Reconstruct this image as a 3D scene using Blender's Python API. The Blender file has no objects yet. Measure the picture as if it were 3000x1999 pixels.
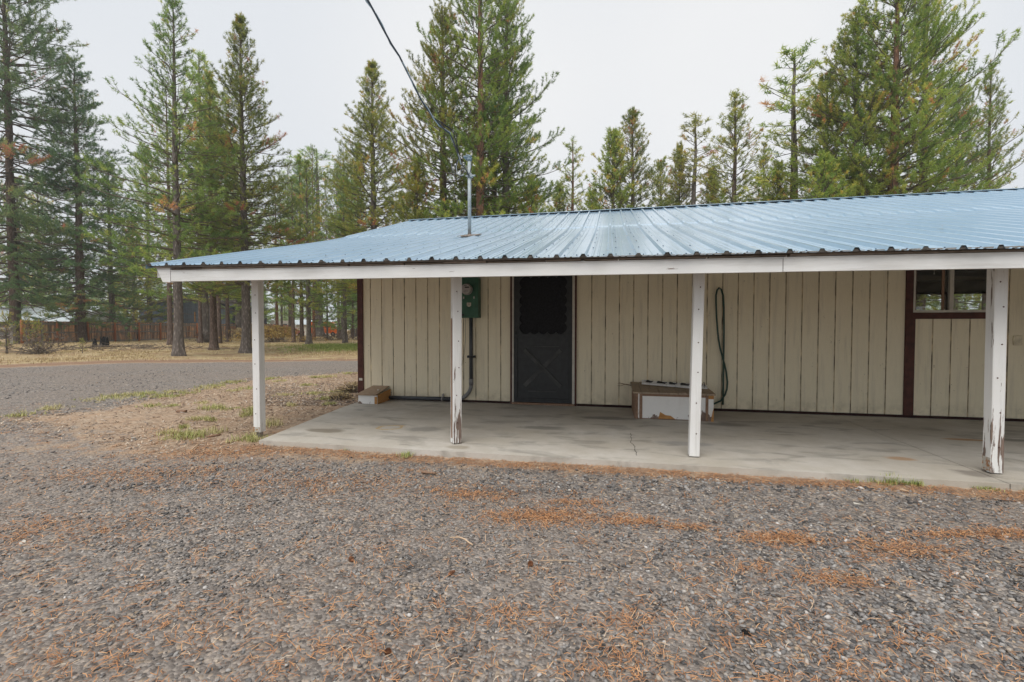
import bpy, bmesh, math, random
import numpy as np
from mathutils import Vector, Matrix
PI=math.pi; R=math.radians
scene=bpy.context.scene
col=scene.collection
# ------------------------------------------------------------------ camera
CAM_H=1.177; PITCH=R(1.57); TH=R(12.04); FPX=1333.3
cam=bpy.data.cameras.new('camera'); cam.lens=16; cam.sensor_width=36; cam.clip_start=.05; cam.clip_end=2000
camo=bpy.data.objects.new('camera',cam); col.objects.link(camo)
camo.location=(0,0,CAM_H); camo.rotation_euler=(PI/2-PITCH,0,0)
scene.camera=camo
scene.render.resolution_x=1024; scene.render.resolution_y=682
# ------------------------------------------------------------------ world
SUN_EL=R(58); SUN_AZ=R(205)      # azimuth clockwise from +Y
w=bpy.data.worlds.new('World'); scene.world=w; w.use_nodes=True
nt=w.node_tree; nt.nodes.clear()
o=nt.nodes.new('ShaderNodeOutputWorld'); bg=nt.nodes.new('ShaderNodeBackground')
sky=nt.nodes.new('ShaderNodeTexSky'); sky.sky_type='NISHITA'; sky.sun_disc=False
sky.sun_elevation=SUN_EL; sky.sun_rotation=SUN_AZ; sky.dust_density=3; sky.air_density=1
tc=nt.nodes.new('ShaderNodeTexCoord')
no=nt.nodes.new('ShaderNodeTexNoise'); no.inputs['Scale'].default_value=.9; no.inputs['Detail'].default_value=2
nt.links.new(tc.outputs['Generated'],no.inputs['Vector'])
cr=nt.nodes.new('ShaderNodeValToRGB')
cr.color_ramp.elements[0].position=.3; cr.color_ramp.elements[0].color=(6.5,7.1,7.85,1)
cr.color_ramp.elements[1].position=.7; cr.color_ramp.elements[1].color=(9.0,9.05,9.1,1)
nt.links.new(no.outputs['Fac'],cr.inputs['Fac'])
mx=nt.nodes.new('ShaderNodeMix'); mx.data_type='RGBA'; mx.inputs['Factor'].default_value=.93
nt.links.new(sky.outputs[0],mx.inputs['A']); nt.links.new(cr.outputs[0],mx.inputs['B'])
nt.links.new(mx.outputs['Result'],bg.inputs['Color']); bg.inputs['Strength'].default_value=.073
nt.links.new(bg.outputs[0],o.inputs[0])
# ------------------------------------------------------------------ sun (behind cloud)
sl=bpy.data.lights.new('sun','SUN'); sl.energy=2.0; sl.angle=R(50); sl.color=(1,.96,.9)
so=bpy.data.objects.new('sun',sl); col.objects.link(so)
sd=Vector((math.sin(SUN_AZ)*math.cos(SUN_EL),math.cos(SUN_AZ)*math.cos(SUN_EL),math.sin(SUN_EL)))
so.rotation_euler=sd.to_track_quat('Z','Y').to_euler(); so.location=sd*40
scene.view_settings.view_transform='Standard'; scene.view_settings.look='None'
scene.view_settings.exposure=0.52; scene.view_settings.gamma=1
scene.render.engine='CYCLES'
scene.cycles.max_bounces=6; scene.cycles.transparent_max_bounces=8

# ------------------------------------------------------------------ helpers
CT,ST=math.cos(TH),math.sin(TH)
def W(a,b,z=0): return Vector((a*CT+b*ST,-a*ST+b*CT,z))     # building plan (a along wall, b depth) to world
def ray(u,v):
    x=(u-1500)/FPX; y=(999.5-v)/FPX
    return Vector((x,math.cos(PITCH)+y*math.sin(PITCH),-math.sin(PITCH)+y*math.cos(PITCH)))
def gp(u,v,z=-.05):
    d=ray(u,v); t=(z-CAM_H)/d.z; return (d.x*t,d.y*t)
def pt(u,v,y):
    d=ray(u,v); t=y/d.y; return Vector((d.x*t,y,CAM_H+d.z*t))
def ob(u,v,b):
    d=ray(u,v); t=b/(d.x*ST+d.y*CT); x,y=d.x*t,d.y*t
    return x*CT-y*ST, CAM_H+d.z*t
def tag(o,label=None,cat=None,group=None,kind=None):
    if label: o['label']=label
    if cat: o['category']=cat
    if group: o['group']=group
    if kind: o['kind']=kind
    return o
def empty(name,loc=(0,0,0),rz=0):
    o=bpy.data.objects.new(name,None); col.objects.link(o); o.location=loc; o.rotation_euler=(0,0,rz); o.empty_display_size=.2
    return o
def mesh_np(name,V,Fc,mats=(),mi=None,attrs=None,smooth=False,loops=None):
    """V (n,3); Fc (m,k) uniform or list of faces"""
    me=bpy.data.meshes.new(name)
    if isinstance(Fc,np.ndarray):
        V=np.asarray(V,dtype=np.float32); m,k=Fc.shape
        me.vertices.add(len(V)); me.vertices.foreach_set('co',V.ravel())
        me.loops.add(m*k); me.loops.foreach_set('vertex_index',Fc.astype(np.int32).ravel())
        me.polygons.add(m); me.polygons.foreach_set('loop_start',np.arange(0,m*k,k,dtype=np.int32))
        try: me.polygons.foreach_set('loop_total',np.full(m,k,dtype=np.int32))
        except Exception: pass
        me.update(calc_edges=True)
    else:
        me.from_pydata([tuple(v) for v in V],[],[tuple(f) for f in Fc]); me.update()
    for m_ in mats: me.materials.append(m_)
    if mi is not None: me.polygons.foreach_set('material_index',np.asarray(mi,dtype=np.int32))
    if attrs:
        for an,(dom,arr) in attrs.items():
            at=me.attributes.new(an,'FLOAT',dom); at.data.foreach_set('value',np.asarray(arr,dtype=np.float32))
    if smooth: me.polygons.foreach_set('use_smooth',np.ones(len(me.polygons),dtype=bool))
    return me
def link(name,me,parent=None,loc=None,rz=0):
    o=bpy.data.objects.new(name,me); col.objects.link(o)
    if parent: o.parent=parent
    if loc is not None: o.location=loc
    if rz: o.rotation_euler=(0,0,rz)
    return o
SPLIT={'foam_closure','nail_head','corner_strip','raw_patch','door_casing','door_stop','rafter','latch','lamp_head','socket_flap','frame_board','side_panel','window_trim','pipe_strap','headlight','door_seam'}
class MB:
    """collects shapes, builds ONE mesh object"""
    def __init__(s): s.v=[]; s.f=[]; s.m=[]; s.sm=[]
    def add(s,vs,fs,m=0,sm=False):
        n=len(s.v); s.v+= [tuple(v) for v in vs]; s.f+=[tuple(i+n for i in f) for f in fs]; s.m+=[m]*len(fs); s.sm+=[sm]*len(fs); return s
    def box(s,x0,x1,y0,y1,z0,z1,m=0,bev=0):
        if bev>0:
            b=bev; vs=[];
            for z,i in ((z0,b),(z0+b,0),(z1-b,0),(z1,b)):
                for (x,y) in ((x0+b,y0+i),(x1-b,y0+i),(x1-i,y0+b),(x1-i,y1-b),(x1-b,y1-i),(x0+b,y1-i),(x0+i,y1-b),(x0+i,y0+b)):
                    vs.append((x,y,z))
            fs=[tuple(range(7,-1,-1)),tuple(range(24,32))]
            for k in range(3):
                for i in range(8):
                    j=(i+1)%8; fs.append((k*8+i,k*8+j,k*8+8+j,k*8+8+i))
            return s.add(vs,fs,m)
        vs=[(x0,y0,z0),(x1,y0,z0),(x1,y1,z0),(x0,y1,z0),(x0,y0,z1),(x1,y0,z1),(x1,y1,z1),(x0,y1,z1)]
        return s.add(vs,[(0,3,2,1),(4,5,6,7),(0,1,5,4),(1,2,6,5),(2,3,7,6),(3,0,4,7)],m)
    def beam(s,p,q,w,h,m=0,up=(0,0,1)):
        p=Vector(p);q=Vector(q);d=(q-p).normalized(); up=Vector(up)
        if abs(d.dot(up))>.98: up=Vector((0,1,0))
        x=d.cross(up).normalized(); y=x.cross(d).normalized()
        vs=[]
        for c in (p,q):
            for i,j in ((-1,-1),(1,-1),(1,1),(-1,1)): vs.append(c+x*(i*w/2)+y*(j*h/2))
        return s.add(vs,[(3,2,1,0),(4,5,6,7),(0,1,5,4),(1,2,6,5),(2,3,7,6),(3,0,4,7)],m)
    def tube(s,pts,r,n=8,m=0,cap=True,sm=True):
        pts=[Vector(p) for p in pts]; rs=r if hasattr(r,'__len__') else [r]*len(pts)
        vs=[];fs=[]; prev=None
        for i,p in enumerate(pts):
            d=(pts[min(i+1,len(pts)-1)]-pts[max(i-1,0)]).normalized()
            ref=prev if prev is not None else (Vector((0,0,1)) if abs(d.z)<.9 else Vector((1,0,0)))
            x=(ref-d*ref.dot(d))
            if x.length<1e-5: x=Vector((1,0,0)).cross(d)
            x.normalize(); y=d.cross(x); prev=x
            for k in range(n):
                t=2*PI*k/n; vs.append(p+(x*math.cos(t)+y*math.sin(t))*rs[i])
        for i in range(len(pts)-1):
            for k in range(n):
                k2=(k+1)%n; fs.append((i*n+k,i*n+k2,i*n+n+k2,i*n+n+k))
        s.add(vs,fs,m,sm)
        if cap:
            nb=len(s.v)-len(vs); s.f+= [tuple(nb+k for k in range(n-1,-1,-1)),tuple(nb+(len(pts)-1)*n+k for k in range(n))]; s.m+=[m,m]; s.sm+=[False,False]
        return s
    def prism(s,poly,axis,lo,hi,m=0):
        """extrude polygon of 2D pts along axis ('x','y','z')"""
        def mk(p,t): return {'x':(t,p[0],p[1]),'y':(p[0],t,p[1]),'z':(p[0],p[1],t)}[axis]
        n=len(poly); vs=[mk(p,lo) for p in poly]+[mk(p,hi) for p in poly]
        fs=[tuple(range(n-1,-1,-1)),tuple(range(n,2*n))]+[(i,(i+1)%n,n+(i+1)%n,n+i) for i in range(n)]
        return s.add(vs,fs,m)
    def disc(s,c,r,d,h,n=24,m=0):
        d=Vector(d).normalized(); c=Vector(c); return s.tube([c,c+d*h],r,n,m,True,False)
    def build(s,name,mats,parent=None,loc=None,rz=0):
        if name in SPLIT and parent is not None:
            n=len(s.v); pa=list(range(n))
            def fd(i):
                while pa[i]!=i: pa[i]=pa[pa[i]]; i=pa[i]
                return i
            for f in s.f:
                for j in f[1:]:
                    a,b=fd(f[0]),fd(j)
                    if a!=b: pa[b]=a
            gr={}
            for k,f in enumerate(s.f): gr.setdefault(fd(f[0]),[]).append(k)
            if len(gr)>1:
                last=None
                for ks in gr.values():
                    m2=MB(); mp_={}
                    for k in ks:
                        for i in s.f[k]:
                            if i not in mp_: mp_[i]=len(m2.v); m2.v.append(s.v[i])
                        m2.f.append(tuple(mp_[i] for i in s.f[k])); m2.m.append(s.m[k]); m2.sm.append(s.sm[k])
                    last=m2._build(name,mats,parent,loc,rz)
                return last
        return s._build(name,mats,parent,loc,rz)
    def _build(s,name,mats,parent=None,loc=None,rz=0):
        if not isinstance(mats,(list,tuple)): mats=[mats]
        me=mesh_np(name,s.v,s.f,mats,s.m); me.polygons.foreach_set('use_smooth',s.sm)
        bm=bmesh.new(); bm.from_mesh(me); bmesh.ops.recalc_face_normals(bm,faces=bm.faces); bm.to_mesh(me); bm.free()
        return link(name,me,parent,loc,rz)
# ------------------------------------------------------------------ materials
class N:
    def __init__(s,name):
        s.mat=bpy.data.materials.new(name); s.mat.use_nodes=True; s.t=s.mat.node_tree; s.t.nodes.clear()
        s.out=s.t.nodes.new('ShaderNodeOutputMaterial'); s.b=s.t.nodes.new('ShaderNodeBsdfPrincipled'); s.l(s.b.outputs[0],s.out.inputs[0])
    def l(s,a,b): s.t.links.new(a,b)
    def n(s,ty,**k):
        n=s.t.nodes.new(ty)
        for a,v in k.items(): setattr(n,a,v)
        return n
    def val(s,sock,v):
        if hasattr(v,'is_linked') or isinstance(v,bpy.types.NodeSocket): s.l(v,sock)
        else: sock.default_value=(*v,1) if (isinstance(v,tuple) and len(v)==3 and len(sock.default_value)==4) else v
    def coord(s,kind='Object',scale=(1,1,1)):
        t=s.n('ShaderNodeTexCoord'); m=s.n('ShaderNodeMapping'); m.inputs['Scale'].default_value=scale; s.l(t.outputs[kind],m.inputs[0]); return m.outputs[0]
    def noise(s,co,scale,det=4,rough=.55,dist=0):
        n=s.n('ShaderNodeTexNoise'); s.l(co,n.inputs['Vector']); n.inputs['Scale'].default_value=scale; n.inputs['Detail'].default_value=det; n.inputs['Roughness'].default_value=rough; n.inputs['Distortion'].default_value=dist; return n.outputs['Fac']
    def vor(s,co,scale,feat='F1',out='Distance'):
        n=s.n('ShaderNodeTexVoronoi',feature=feat); s.l(co,n.inputs['Vector']); n.inputs['Scale'].default_value=scale; return n.outputs[out]
    def ramp(s,f,els,interp='LINEAR'):
        n=s.n('ShaderNodeValToRGB'); r=n.color_ramp; r.interpolation=interp
        while len(r.elements)>1: r.elements.remove(r.elements[0])
        r.elements[0].position=els[0][0]; c=els[0][1]; r.elements[0].color=(*c,1) if isinstance(c,tuple) else (c,c,c,1)
        for p,c in els[1:]:
            e=r.elements.new(p); e.color=(*c,1) if isinstance(c,tuple) else (c,c,c,1)
        s.val(n.inputs[0],f); return n.outputs[0]
    def mix(s,f,a,b,mode='MIX'):
        n=s.n('ShaderNodeMix',data_type='RGBA',blend_type=mode); s.val(n.inputs['Factor'],f); s.val(n.inputs['A'],a); s.val(n.inputs['B'],b); return n.outputs['Result']
    def math(s,op,a,b=0,c=None,clamp=False):
        n=s.n('ShaderNodeMath',operation=op,use_clamp=clamp); s.val(n.inputs[0],a); s.val(n.inputs[1],b)
        if c is not None: s.val(n.inputs[2],c)
        return n.outputs[0]
    def attr(s,name,ty='GEOMETRY'):
        n=s.n('ShaderNodeAttribute',attribute_name=name,attribute_type=ty); return n.outputs['Fac']
    def rnd(s): return s.n('ShaderNodeObjectInfo').outputs['Random']
    def bump(s,h,st=.3,d=.01):
        n=s.n('ShaderNodeBump'); n.inputs['Strength'].default_value=st; n.inputs['Distance'].default_value=d; s.l(h,n.inputs['Height']); s.l(n.outputs[0],s.b.inputs['Normal'])
    def set(s,**k):
        for a,v in k.items(): s.val(s.b.inputs[{'col':'Base Color','rough':'Roughness','spec':'Specular IOR Level','metal':'Metallic','coat':'Coat Weight','coatr':'Coat Roughness','alpha':'Alpha','ior':'IOR'}[a]],v)
        return s
def simple(name,c,rough=.6,spec=.4,metal=0,var=.12,scale=8):
    m=N(name); co=m.coord(); f=m.noise(co,scale,5)
    lo=tuple(x*(1-var*2) for x in c); hi=tuple(min(1,x*(1+var)) for x in c)
    m.set(col=m.ramp(f,[(.3,lo),(.7,hi)]),rough=rough,spec=spec,metal=metal); m.bump(f,.1,.005); return m.mat
def white_paint(name,base=(.78,.78,.77),grain=(6,6,.6),wear=.63,axis='z',low=None):
    """old white paint on timber; chips show bare wood"""
    m=N(name); co=m.coord(scale=grain); co0=m.coord()
    g=m.noise(co,9,6,.6); d=m.noise(co0,3,4); ch=m.noise(co,4.5,6,.62,.4)
    c=m.mix(m.math('MULTIPLY',g,.3),base,tuple(x*.78 for x in base)); c=m.mix(m.ramp(d,[(.45,0.),(.75,.35)]),c,tuple((base[0]*.80,base[1]*.78,base[2]*.72)))
    c=m.mix(m.ramp(m.noise(m.coord(scale=grain),2.2,6,.7),[(.5,0.),(.72,.5)]),c,(.47,.45,.42)); thr=m.ramp(ch,[(wear,0.),(wear+.012,1.)])
    if low is not None:   # worn feet: chips get denser below a height
        sx=m.n('ShaderNodeSeparateXYZ'); m.l(co0,sx.inputs[0])
        k=m.ramp(sx.outputs['Z'],[(0.,.17),(low*.5,.09),(low,0.)])
        thr=m.ramp(m.math('ADD',ch,k),[(wear,0.),(wear+.012,1.)])
    wood=m.ramp(m.noise(co,14,4),[(.3,(.12,.085,.075)),(.7,(.26,.19,.15))])
    m.set(col=m.mix(thr,c,wood),rough=.62,spec=.3)
    m.bump(m.math('SUBTRACT',m.math('MULTIPLY',g,.4),thr),.35,.004); return m.mat
def siding_mat():
    m=N('siding_paint'); co=m.coord(scale=(1,1,.25)); co0=m.coord()
    g=m.noise(m.coord(scale=(1,1,.12)),60,5,.65); d=m.noise(co0,1.1,5,.6); f=m.noise(m.coord(scale=(.5,1,2.2)),45,3)
    c=m.mix(d,(.90,.82,.63),(.83,.75,.56)); c=m.mix(m.math('MULTIPLY',g,.3),c,(.46,.40,.28))
    c=m.mix(m.ramp(m.noise(m.coord(scale=(5,1,.35)),3.2,5,.65),[(.52,0.),(.75,.45)]),c,(.47,.42,.33)); sp=m.ramp(m.noise(m.coord(scale=(1.5,1,.7)),15,6,.75),[(.655,0.),(.70,.85)]); c=m.mix(sp,c,(.20,.17,.12))
    sx=m.n('ShaderNodeSeparateXYZ'); m.l(co0,sx.inputs[0])
    gr=m.math('MULTIPLY',m.ramp(sx.outputs['Z'],[(0.,.8),(.25,0.)]),m.ramp(m.noise(co0,7,5,.7),[(.4,0.),(.7,.8)])); c=m.mix(gr,c,(.30,.26,.18))
    m.set(col=c,rough=.75,spec=.25); m.bump(m.math('ADD',g,f),.35,.004); return m.mat
def wood(name,c1,c2,scale=(8,8,1),rough=.8,grey=0,streak=14):
    m=N(name); co=m.coord(scale=scale); g=m.noise(co,streak,6,.62,.3); d=m.noise(m.coord(),2.3,4)
    c=m.ramp(g,[(.3+.1*(streak<2),c1),(.7-.1*(streak<2),c2)])
    if grey: c=m.mix(m.ramp(d,[(.42,0.),(.62,grey)]),c,(.20,.19,.175))
    m.set(col=c,rough=rough,spec=.2); m.bump(g,.4,.006); return m.mat
def roof_mat():
    m=N('blue_roof_steel'); co=m.coord(); d=m.noise(co,1.3,5); s=m.noise(m.coord(scale=(12,1.2,1)),3,5,.6)
    c=m.mix(m.ramp(d,[(.35,0.),(.7,1.)]),(.25,.39,.515),(.31,.445,.56)); c=m.mix(m.ramp(s,[(.55,0.),(.8,.22)]),c,(.40,.47,.52))
    rs=m.ramp(m.noise(m.coord(scale=(5,2,1)),9,4,.7),[(.72,0.),(.76,.7)]); c=m.mix(rs,c,(.33,.2,.12))
    m.set(col=c,rough=m.ramp(s,[(.3,.38),(.7,.5)]),spec=1.0,coat=1.0); m.b.inputs['Coat Roughness'].default_value=.18
    m.bump(m.noise(m.coord(scale=(3,.5,1)),1.6,2),.05,.02); return m.mat
def ground_mat():
    m=N('earth_and_gravel'); co=m.coord(); g=m.attr('gravel'); nd=m.attr('needles'); gr=m.attr('grass'); grn=m.attr('green'); dk=m.attr('damp')
    vn=m.n('ShaderNodeTexVoronoi'); m.l(co,vn.inputs['Vector']); vn.inputs['Scale'].default_value=62
    v2=m.n('ShaderNodeTexVoronoi'); m.l(co,v2.inputs['Vector']); v2.inputs['Scale'].default_value=27
    sep=m.n('ShaderNodeSeparateColor'); m.l(vn.outputs['Color'],sep.inputs[0]); sep2=m.n('ShaderNodeSeparateColor'); m.l(v2.outputs['Color'],sep2.inputs[0])
    big=m.noise(co,.55,5,.6); mid=m.noise(co,3.2,5,.62); fine=m.noise(co,34,4,.7); vf=m.noise(co,170,3,.7)
    gc=m.ramp(sep.outputs[0],[(0.,(.075,.072,.072)),(.3,(.18,.172,.168)),(.62,(.31,.295,.285)),(.82,(.42,.405,.39)),(.92,(.46,.36,.25)),(1.,(.60,.58,.56))])
    gc2=m.ramp(sep2.outputs[1],[(0.,(.09,.087,.086)),(.5,(.24,.228,.22)),(1.,(.44,.42,.40))])
    gc=m.mix(m.ramp(mid,[(.4,.15),(.62,.55)]),gc,gc2)
    gc=m.mix(m.ramp(big,[(.40,0.),(.64,.42)]),gc,(.29,.25,.22)); gc=m.mix(m.math('MULTIPLY',vf,.35),gc,(.10,.095,.09))
    gc=m.mix(1.,gc,(.98,.91,.85),'MULTIPLY'); gc=m.mix(dk,gc,(.055,.052,.05))
    nc=m.ramp(m.noise(m.coord(scale=(1,1.6,1)),55,5,.75,.6),[(.3,(.14,.09,.06)),(.5,(.25,.155,.10)),(.7,(.38,.24,.15))])
    dc=m.ramp(fine,[(.3,(.16,.11,.075)),(.5,(.37,.285,.21)),(.72,(.56,.45,.34))]); dc=m.mix(m.ramp(mid,[(.35,0.),(.7,.6)]),dc,(.34,.21,.125))
    dc=m.mix(m.ramp(m.noise(co,11,5,.7),[(.58,0.),(.64,.65)]),dc,(.13,.095,.07))
    sc=m.ramp(m.noise(m.coord(scale=(1,.45,1)),16,6,.75),[(.28,(.20,.15,.085)),(.5,(.42,.33,.19)),(.74,(.60,.49,.29))]); sc=m.mix(m.ramp(m.noise(co,.9,5,.65),[(.42,0.),(.6,.85)]),sc,(.27,.165,.095))
    sc=m.mix(m.ramp(m.noise(co,2.1,5,.7),[(.56,0.),(.66,.7)]),sc,(.14,.105,.075))
    sc=m.mix(m.math('MULTIPLY',grn,m.ramp(m.noise(co,4,4,.7),[(.3,.35),(.6,1.)])),sc,(.17,.26,.07))
    def soft(a,s=.28): return m.ramp(m.math('ADD',a,m.math('MULTIPLY',m.math('SUBTRACT',m.noise(co,5.5,6,.7),.5),1.5)),[(.5-s/2,0.),(.5+s/2,1.)])
    c=m.mix(soft(nd),dc,nc); c=m.mix(soft(gr),c,sc); c=m.mix(soft(g),c,gc)
    # needles strewn over the gravel
    c=m.mix(m.math('MULTIPLY',m.math('MULTIPLY',soft(nd,.5),g),.55),c,nc)
    m.set(col=c,rough=.9,spec=.2)
    h=m.math('ADD',m.math('MULTIPLY',m.math('MULTIPLY',vn.outputs['Distance'],g),-1.2),m.math('MULTIPLY',fine,.6)); m.bump(h,.9,.012); return m.mat
def bark(name,c1,c2,c3=None,zs=.25):
    m=N(name); co=m.coord(scale=(1,1,zs)); v=m.vor(m.coord(scale=(1,1,zs*1.2)),16); g=m.noise(co,11,6,.7)
    c=m.ramp(g,[(.3,c1),(.68,c2)]); c=m.mix(m.ramp(v,[(.1,.0),(.5,.65)]),c,tuple(x*.4 for x in c1))
    if c3: c=m.mix(m.ramp(m.noise(m.coord(),.8,3),[(.45,0.),(.6,.8)]),c,c3)
    m.set(col=c,rough=.92,spec=.15); m.bump(m.math('SUBTRACT',g,v),.8,.03); return m.mat
def foliage(name,stops,trans=.55):
    m=N(name); t=m.attr('tint'); c=m.ramp(t,stops)
    hs=m.n('ShaderNodeHueSaturation'); m.l(c,hs.inputs['Color']); r=m.rnd()
    m.l(m.math('ADD',m.math('MULTIPLY',r,.05),.475),hs.inputs['Hue']); m.l(m.math('ADD',m.math('MULTIPLY',r,.35),.85),hs.inputs['Value'])
    m.set(col=hs.outputs[0],rough=.62,spec=.3)
    tr=m.n('ShaderNodeBsdfTranslucent'); m.l(m.mix(1.,hs.outputs[0],(1.45,1.4,1.2),'MULTIPLY'),tr.inputs[0]); mx=m.n('ShaderNodeMixShader'); mx.inputs[0].default_value=trans
    m.l(m.b.outputs[0],mx.inputs[1]); m.l(tr.outputs[0],mx.inputs[2]); m.l(mx.outputs[0],m.out.inputs[0]); return m.mat
def stone_mat():
    m=N('loose_stones'); t=m.attr('tint')
    c=m.ramp(t,[(0.,(.05,.05,.053)),(.25,(.14,.138,.14)),(.5,(.27,.262,.26)),(.78,(.44,.43,.42)),(.86,(.50,.39,.27)),(.93,(.60,.585,.57)),(1.,(.78,.77,.76))])
    f=m.noise(m.coord(),160,3); c=m.mix(m.math('MULTIPLY',f,.4),c,(.08,.08,.08)); c=m.mix(1.,c,(.93,.90,.87),'MULTIPLY'); m.set(col=c,rough=.85,spec=.25); return m.mat
def needle_mat():
    m=N('fallen_needles'); t=m.attr('tint'); m.set(col=m.ramp(t,[(0.,(.14,.08,.05)),(.3,(.33,.15,.07)),(.7,(.52,.27,.125)),(.88,(.58,.36,.20)),(1.,(.52,.44,.34))]),rough=.7,spec=.3); return m.mat
def straw_mat():
    m=N('straw_grass'); t=m.attr('tint'); m.set(col=m.ramp(t,[(0.,(.24,.17,.10)),(.4,(.42,.32,.17)),(.8,(.58,.47,.27)),(1.,(.66,.57,.37))]),rough=.8,spec=.15); return m.mat
def green_mat():
    m=N('green_grass'); t=m.attr('tint'); m.set(col=m.ramp(t,[(0.,(.14,.20,.05)),(.35,(.27,.32,.09)),(.6,(.42,.41,.16)),(1.,(.56,.48,.27))]),rough=.7,spec=.2); return m.mat
def concrete_mat():
    m=N('concrete'); co=m.coord(); a=m.noise(co,.9,6,.62); b=m.noise(co,6,6,.7); f=m.noise(co,60,4,.7); wb=m.noise(m.coord(scale=(1,1.8,1)),2.8,5,.6,.5); st=m.noise(m.coord(scale=(1,2.6,1)),1.7,5,.6,.5)
    c=m.ramp(a,[(.3,(.43,.385,.32)),(.7,(.60,.57,.53))]); c=m.mix(m.ramp(b,[(.4,0.),(.7,.4)]),c,(.36,.33,.27))
    c=m.mix(m.ramp(st,[(.53,0.),(.64,.6)]),c,(.23,.215,.19)); c=m.mix(m.math('MULTIPLY',f,.25),c,(.25,.24,.21))
    c=m.mix(m.ramp(m.noise(m.coord(scale=(1,3,1)),2.6,4,.6),[(.70,0.),(.76,.5)]),c,(.42,.26,.12))
    # round rust ring, oil stains
    def spot(x,y,rx,ry,colr,k,ring=False,wob=.35):
        cc=m.coord(); mp=m.n('ShaderNodeMapping'); mp.inputs['Location'].default_value=(-x/rx,-y/ry,0); mp.inputs['Scale'].default_value=(1/rx,1/ry,0); m.l(cc,mp.inputs[0])
        le=m.n('ShaderNodeVectorMath',operation='LENGTH'); m.l(mp.outputs[0],le.inputs[0])
        d=m.math('ADD',le.outputs['Value'],m.math('MULTIPLY',m.math('SUBTRACT',wb,.5),wob*5))
        return m.ramp(d,[(.62,0.),(.8,k),(.98,k),(1.,0.)] if ring else [(.55,k),(1.,0.)])
    nonlocal_c=c
    for (u,v,rx,ry,colr,k,ring) in STAINS:
        g=gab(u,v); nonlocal_c=m.mix(spot(g[0],g[1],rx,ry,colr,k,ring),nonlocal_c,colr)
    m.set(col=nonlocal_c,rough=.8,spec=.3); m.bump(m.math('ADD',f,b),.25,.004); return m.mat
def gab(u,v):
    x,y=gp(u,v,0); return x*CT-y*ST, x*ST+y*CT
STAINS=[(960,1262,.30,.12,(.21,.18,.14),.85,False),(1148,1252,.16,.12,(.45,.30,.12),.7,True),(1240,1258,.28,.14,(.24,.23,.21),.7,False),(1600,1255,.36,.13,(.20,.19,.17),.75,False),
 (1780,1225,.4,.14,(.17,.16,.15),.75,False),(2140,1245,.35,.15,(.22,.20,.18),.6,False),(2640,1345,.13,.08,(.36,.20,.09),.7,False),(2860,1290,.3,.05,(.34,.18,.07),.8,False),(2870,1390,.22,.14,(.16,.14,.12),.7,False),(1340,1310,.13,.08,(.30,.26,.20),.7,False),(2010,1300,.3,.1,(.30,.29,.28),.6,False),(2980,1290,.4,.09,(.15,.14,.12),.7,False)]
M={}
M['sid']=siding_mat(); M['brown']=simple('brown_trim_paint',(.085,.028,.02),.6,.3,0,.2,12)
M['brownd']=simple('dark_brown_paint',(.035,.014,.012),.7,.2,0,.2,12)
M['white']=white_paint('white_timber_paint'); M['post']=white_paint('post_paint',grain=(7,7,.5),wear=.635,low=.6)
M['postclean']=white_paint('clean_post_paint',grain=(7,7,.5),wear=.70)
M['fascia']=white_paint('fascia_paint',(.77,.77,.76),grain=(.6,7,7),wear=.69)
M['oldw']=wood('weathered_board',(.13,.10,.075),(.30,.24,.19),(1,8,8))
M['oldd']=wood('drip_edge_board',(.13,.11,.095),(.30,.26,.22),(1,8,8))
M['closure']=simple('old_foam',(.10,.09,.08),.9,.1,0,.3,30)
M['boxw']=wood('box_wood',(.17,.10,.065),(.34,.22,.15),(6,6,1.5))
M['lid']=wood('lid_boards',(.27,.20,.14),(.48,.38,.28),(8,1.2,8),grey=.4)
M['ply']=wood('porch_plywood',(.46,.44,.40),(.60,.57,.52),(1,5,5))
M['chip']=white_paint('peeling_panel_paint',(.80,.79,.77),grain=(1,1,1),wear=.635,low=.12)
M['orange_wood']=wood('raw_orange_wood',(.33,.15,.05),(.52,.28,.10),(1.5,6,6))
M['roof']=roof_mat(); M['screw']=simple('screw_head',(.05,.08,.13),.4,.5)
M['meter']=simple('green_enclosure_paint',(.035,.115,.07),.5,.4,0,.15,9)
M['pvc']=simple('grey_conduit',(.055,.06,.068),.5,.45,0,.15,9); M['pvcl']=simple('pale_conduit',(.20,.20,.20),.55,.4,0,.15,9)
M['galv']=simple('galvanised_steel',(.40,.45,.47),.5,.5,.3,.15,14); M['steel']=simple('strap_steel',(.38,.36,.34),.45,.5,.6,.15,20)
M['black']=simple('black_rubber',(.02,.02,.022),.5,.4); M['hose']=simple('green_hose',(.008,.05,.032),.4,.5,0,.1)
M['door']=simple('black_screen_door',(.026,.028,.030),.5,.4,0,.18,14); M['doort']=simple('relief_lightened_black',(.058,.059,.058),.55,.4,0,.3,5); M['mesh']=simple('insect_screen',(.020,.020,.023),.85,.15,0,.2,40)  # crossbuck copy of the door black, lightened to paint in its relief shading
M['white_metal']=simple('off_white_metal',(.55,.52,.46),.5,.4,0,.08,12); M['label']=simple('label_paper',(.6,.55,.45),.6)
M['dark']=simple('interior_dark',(.01,.01,.01),.9,.1)
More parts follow.
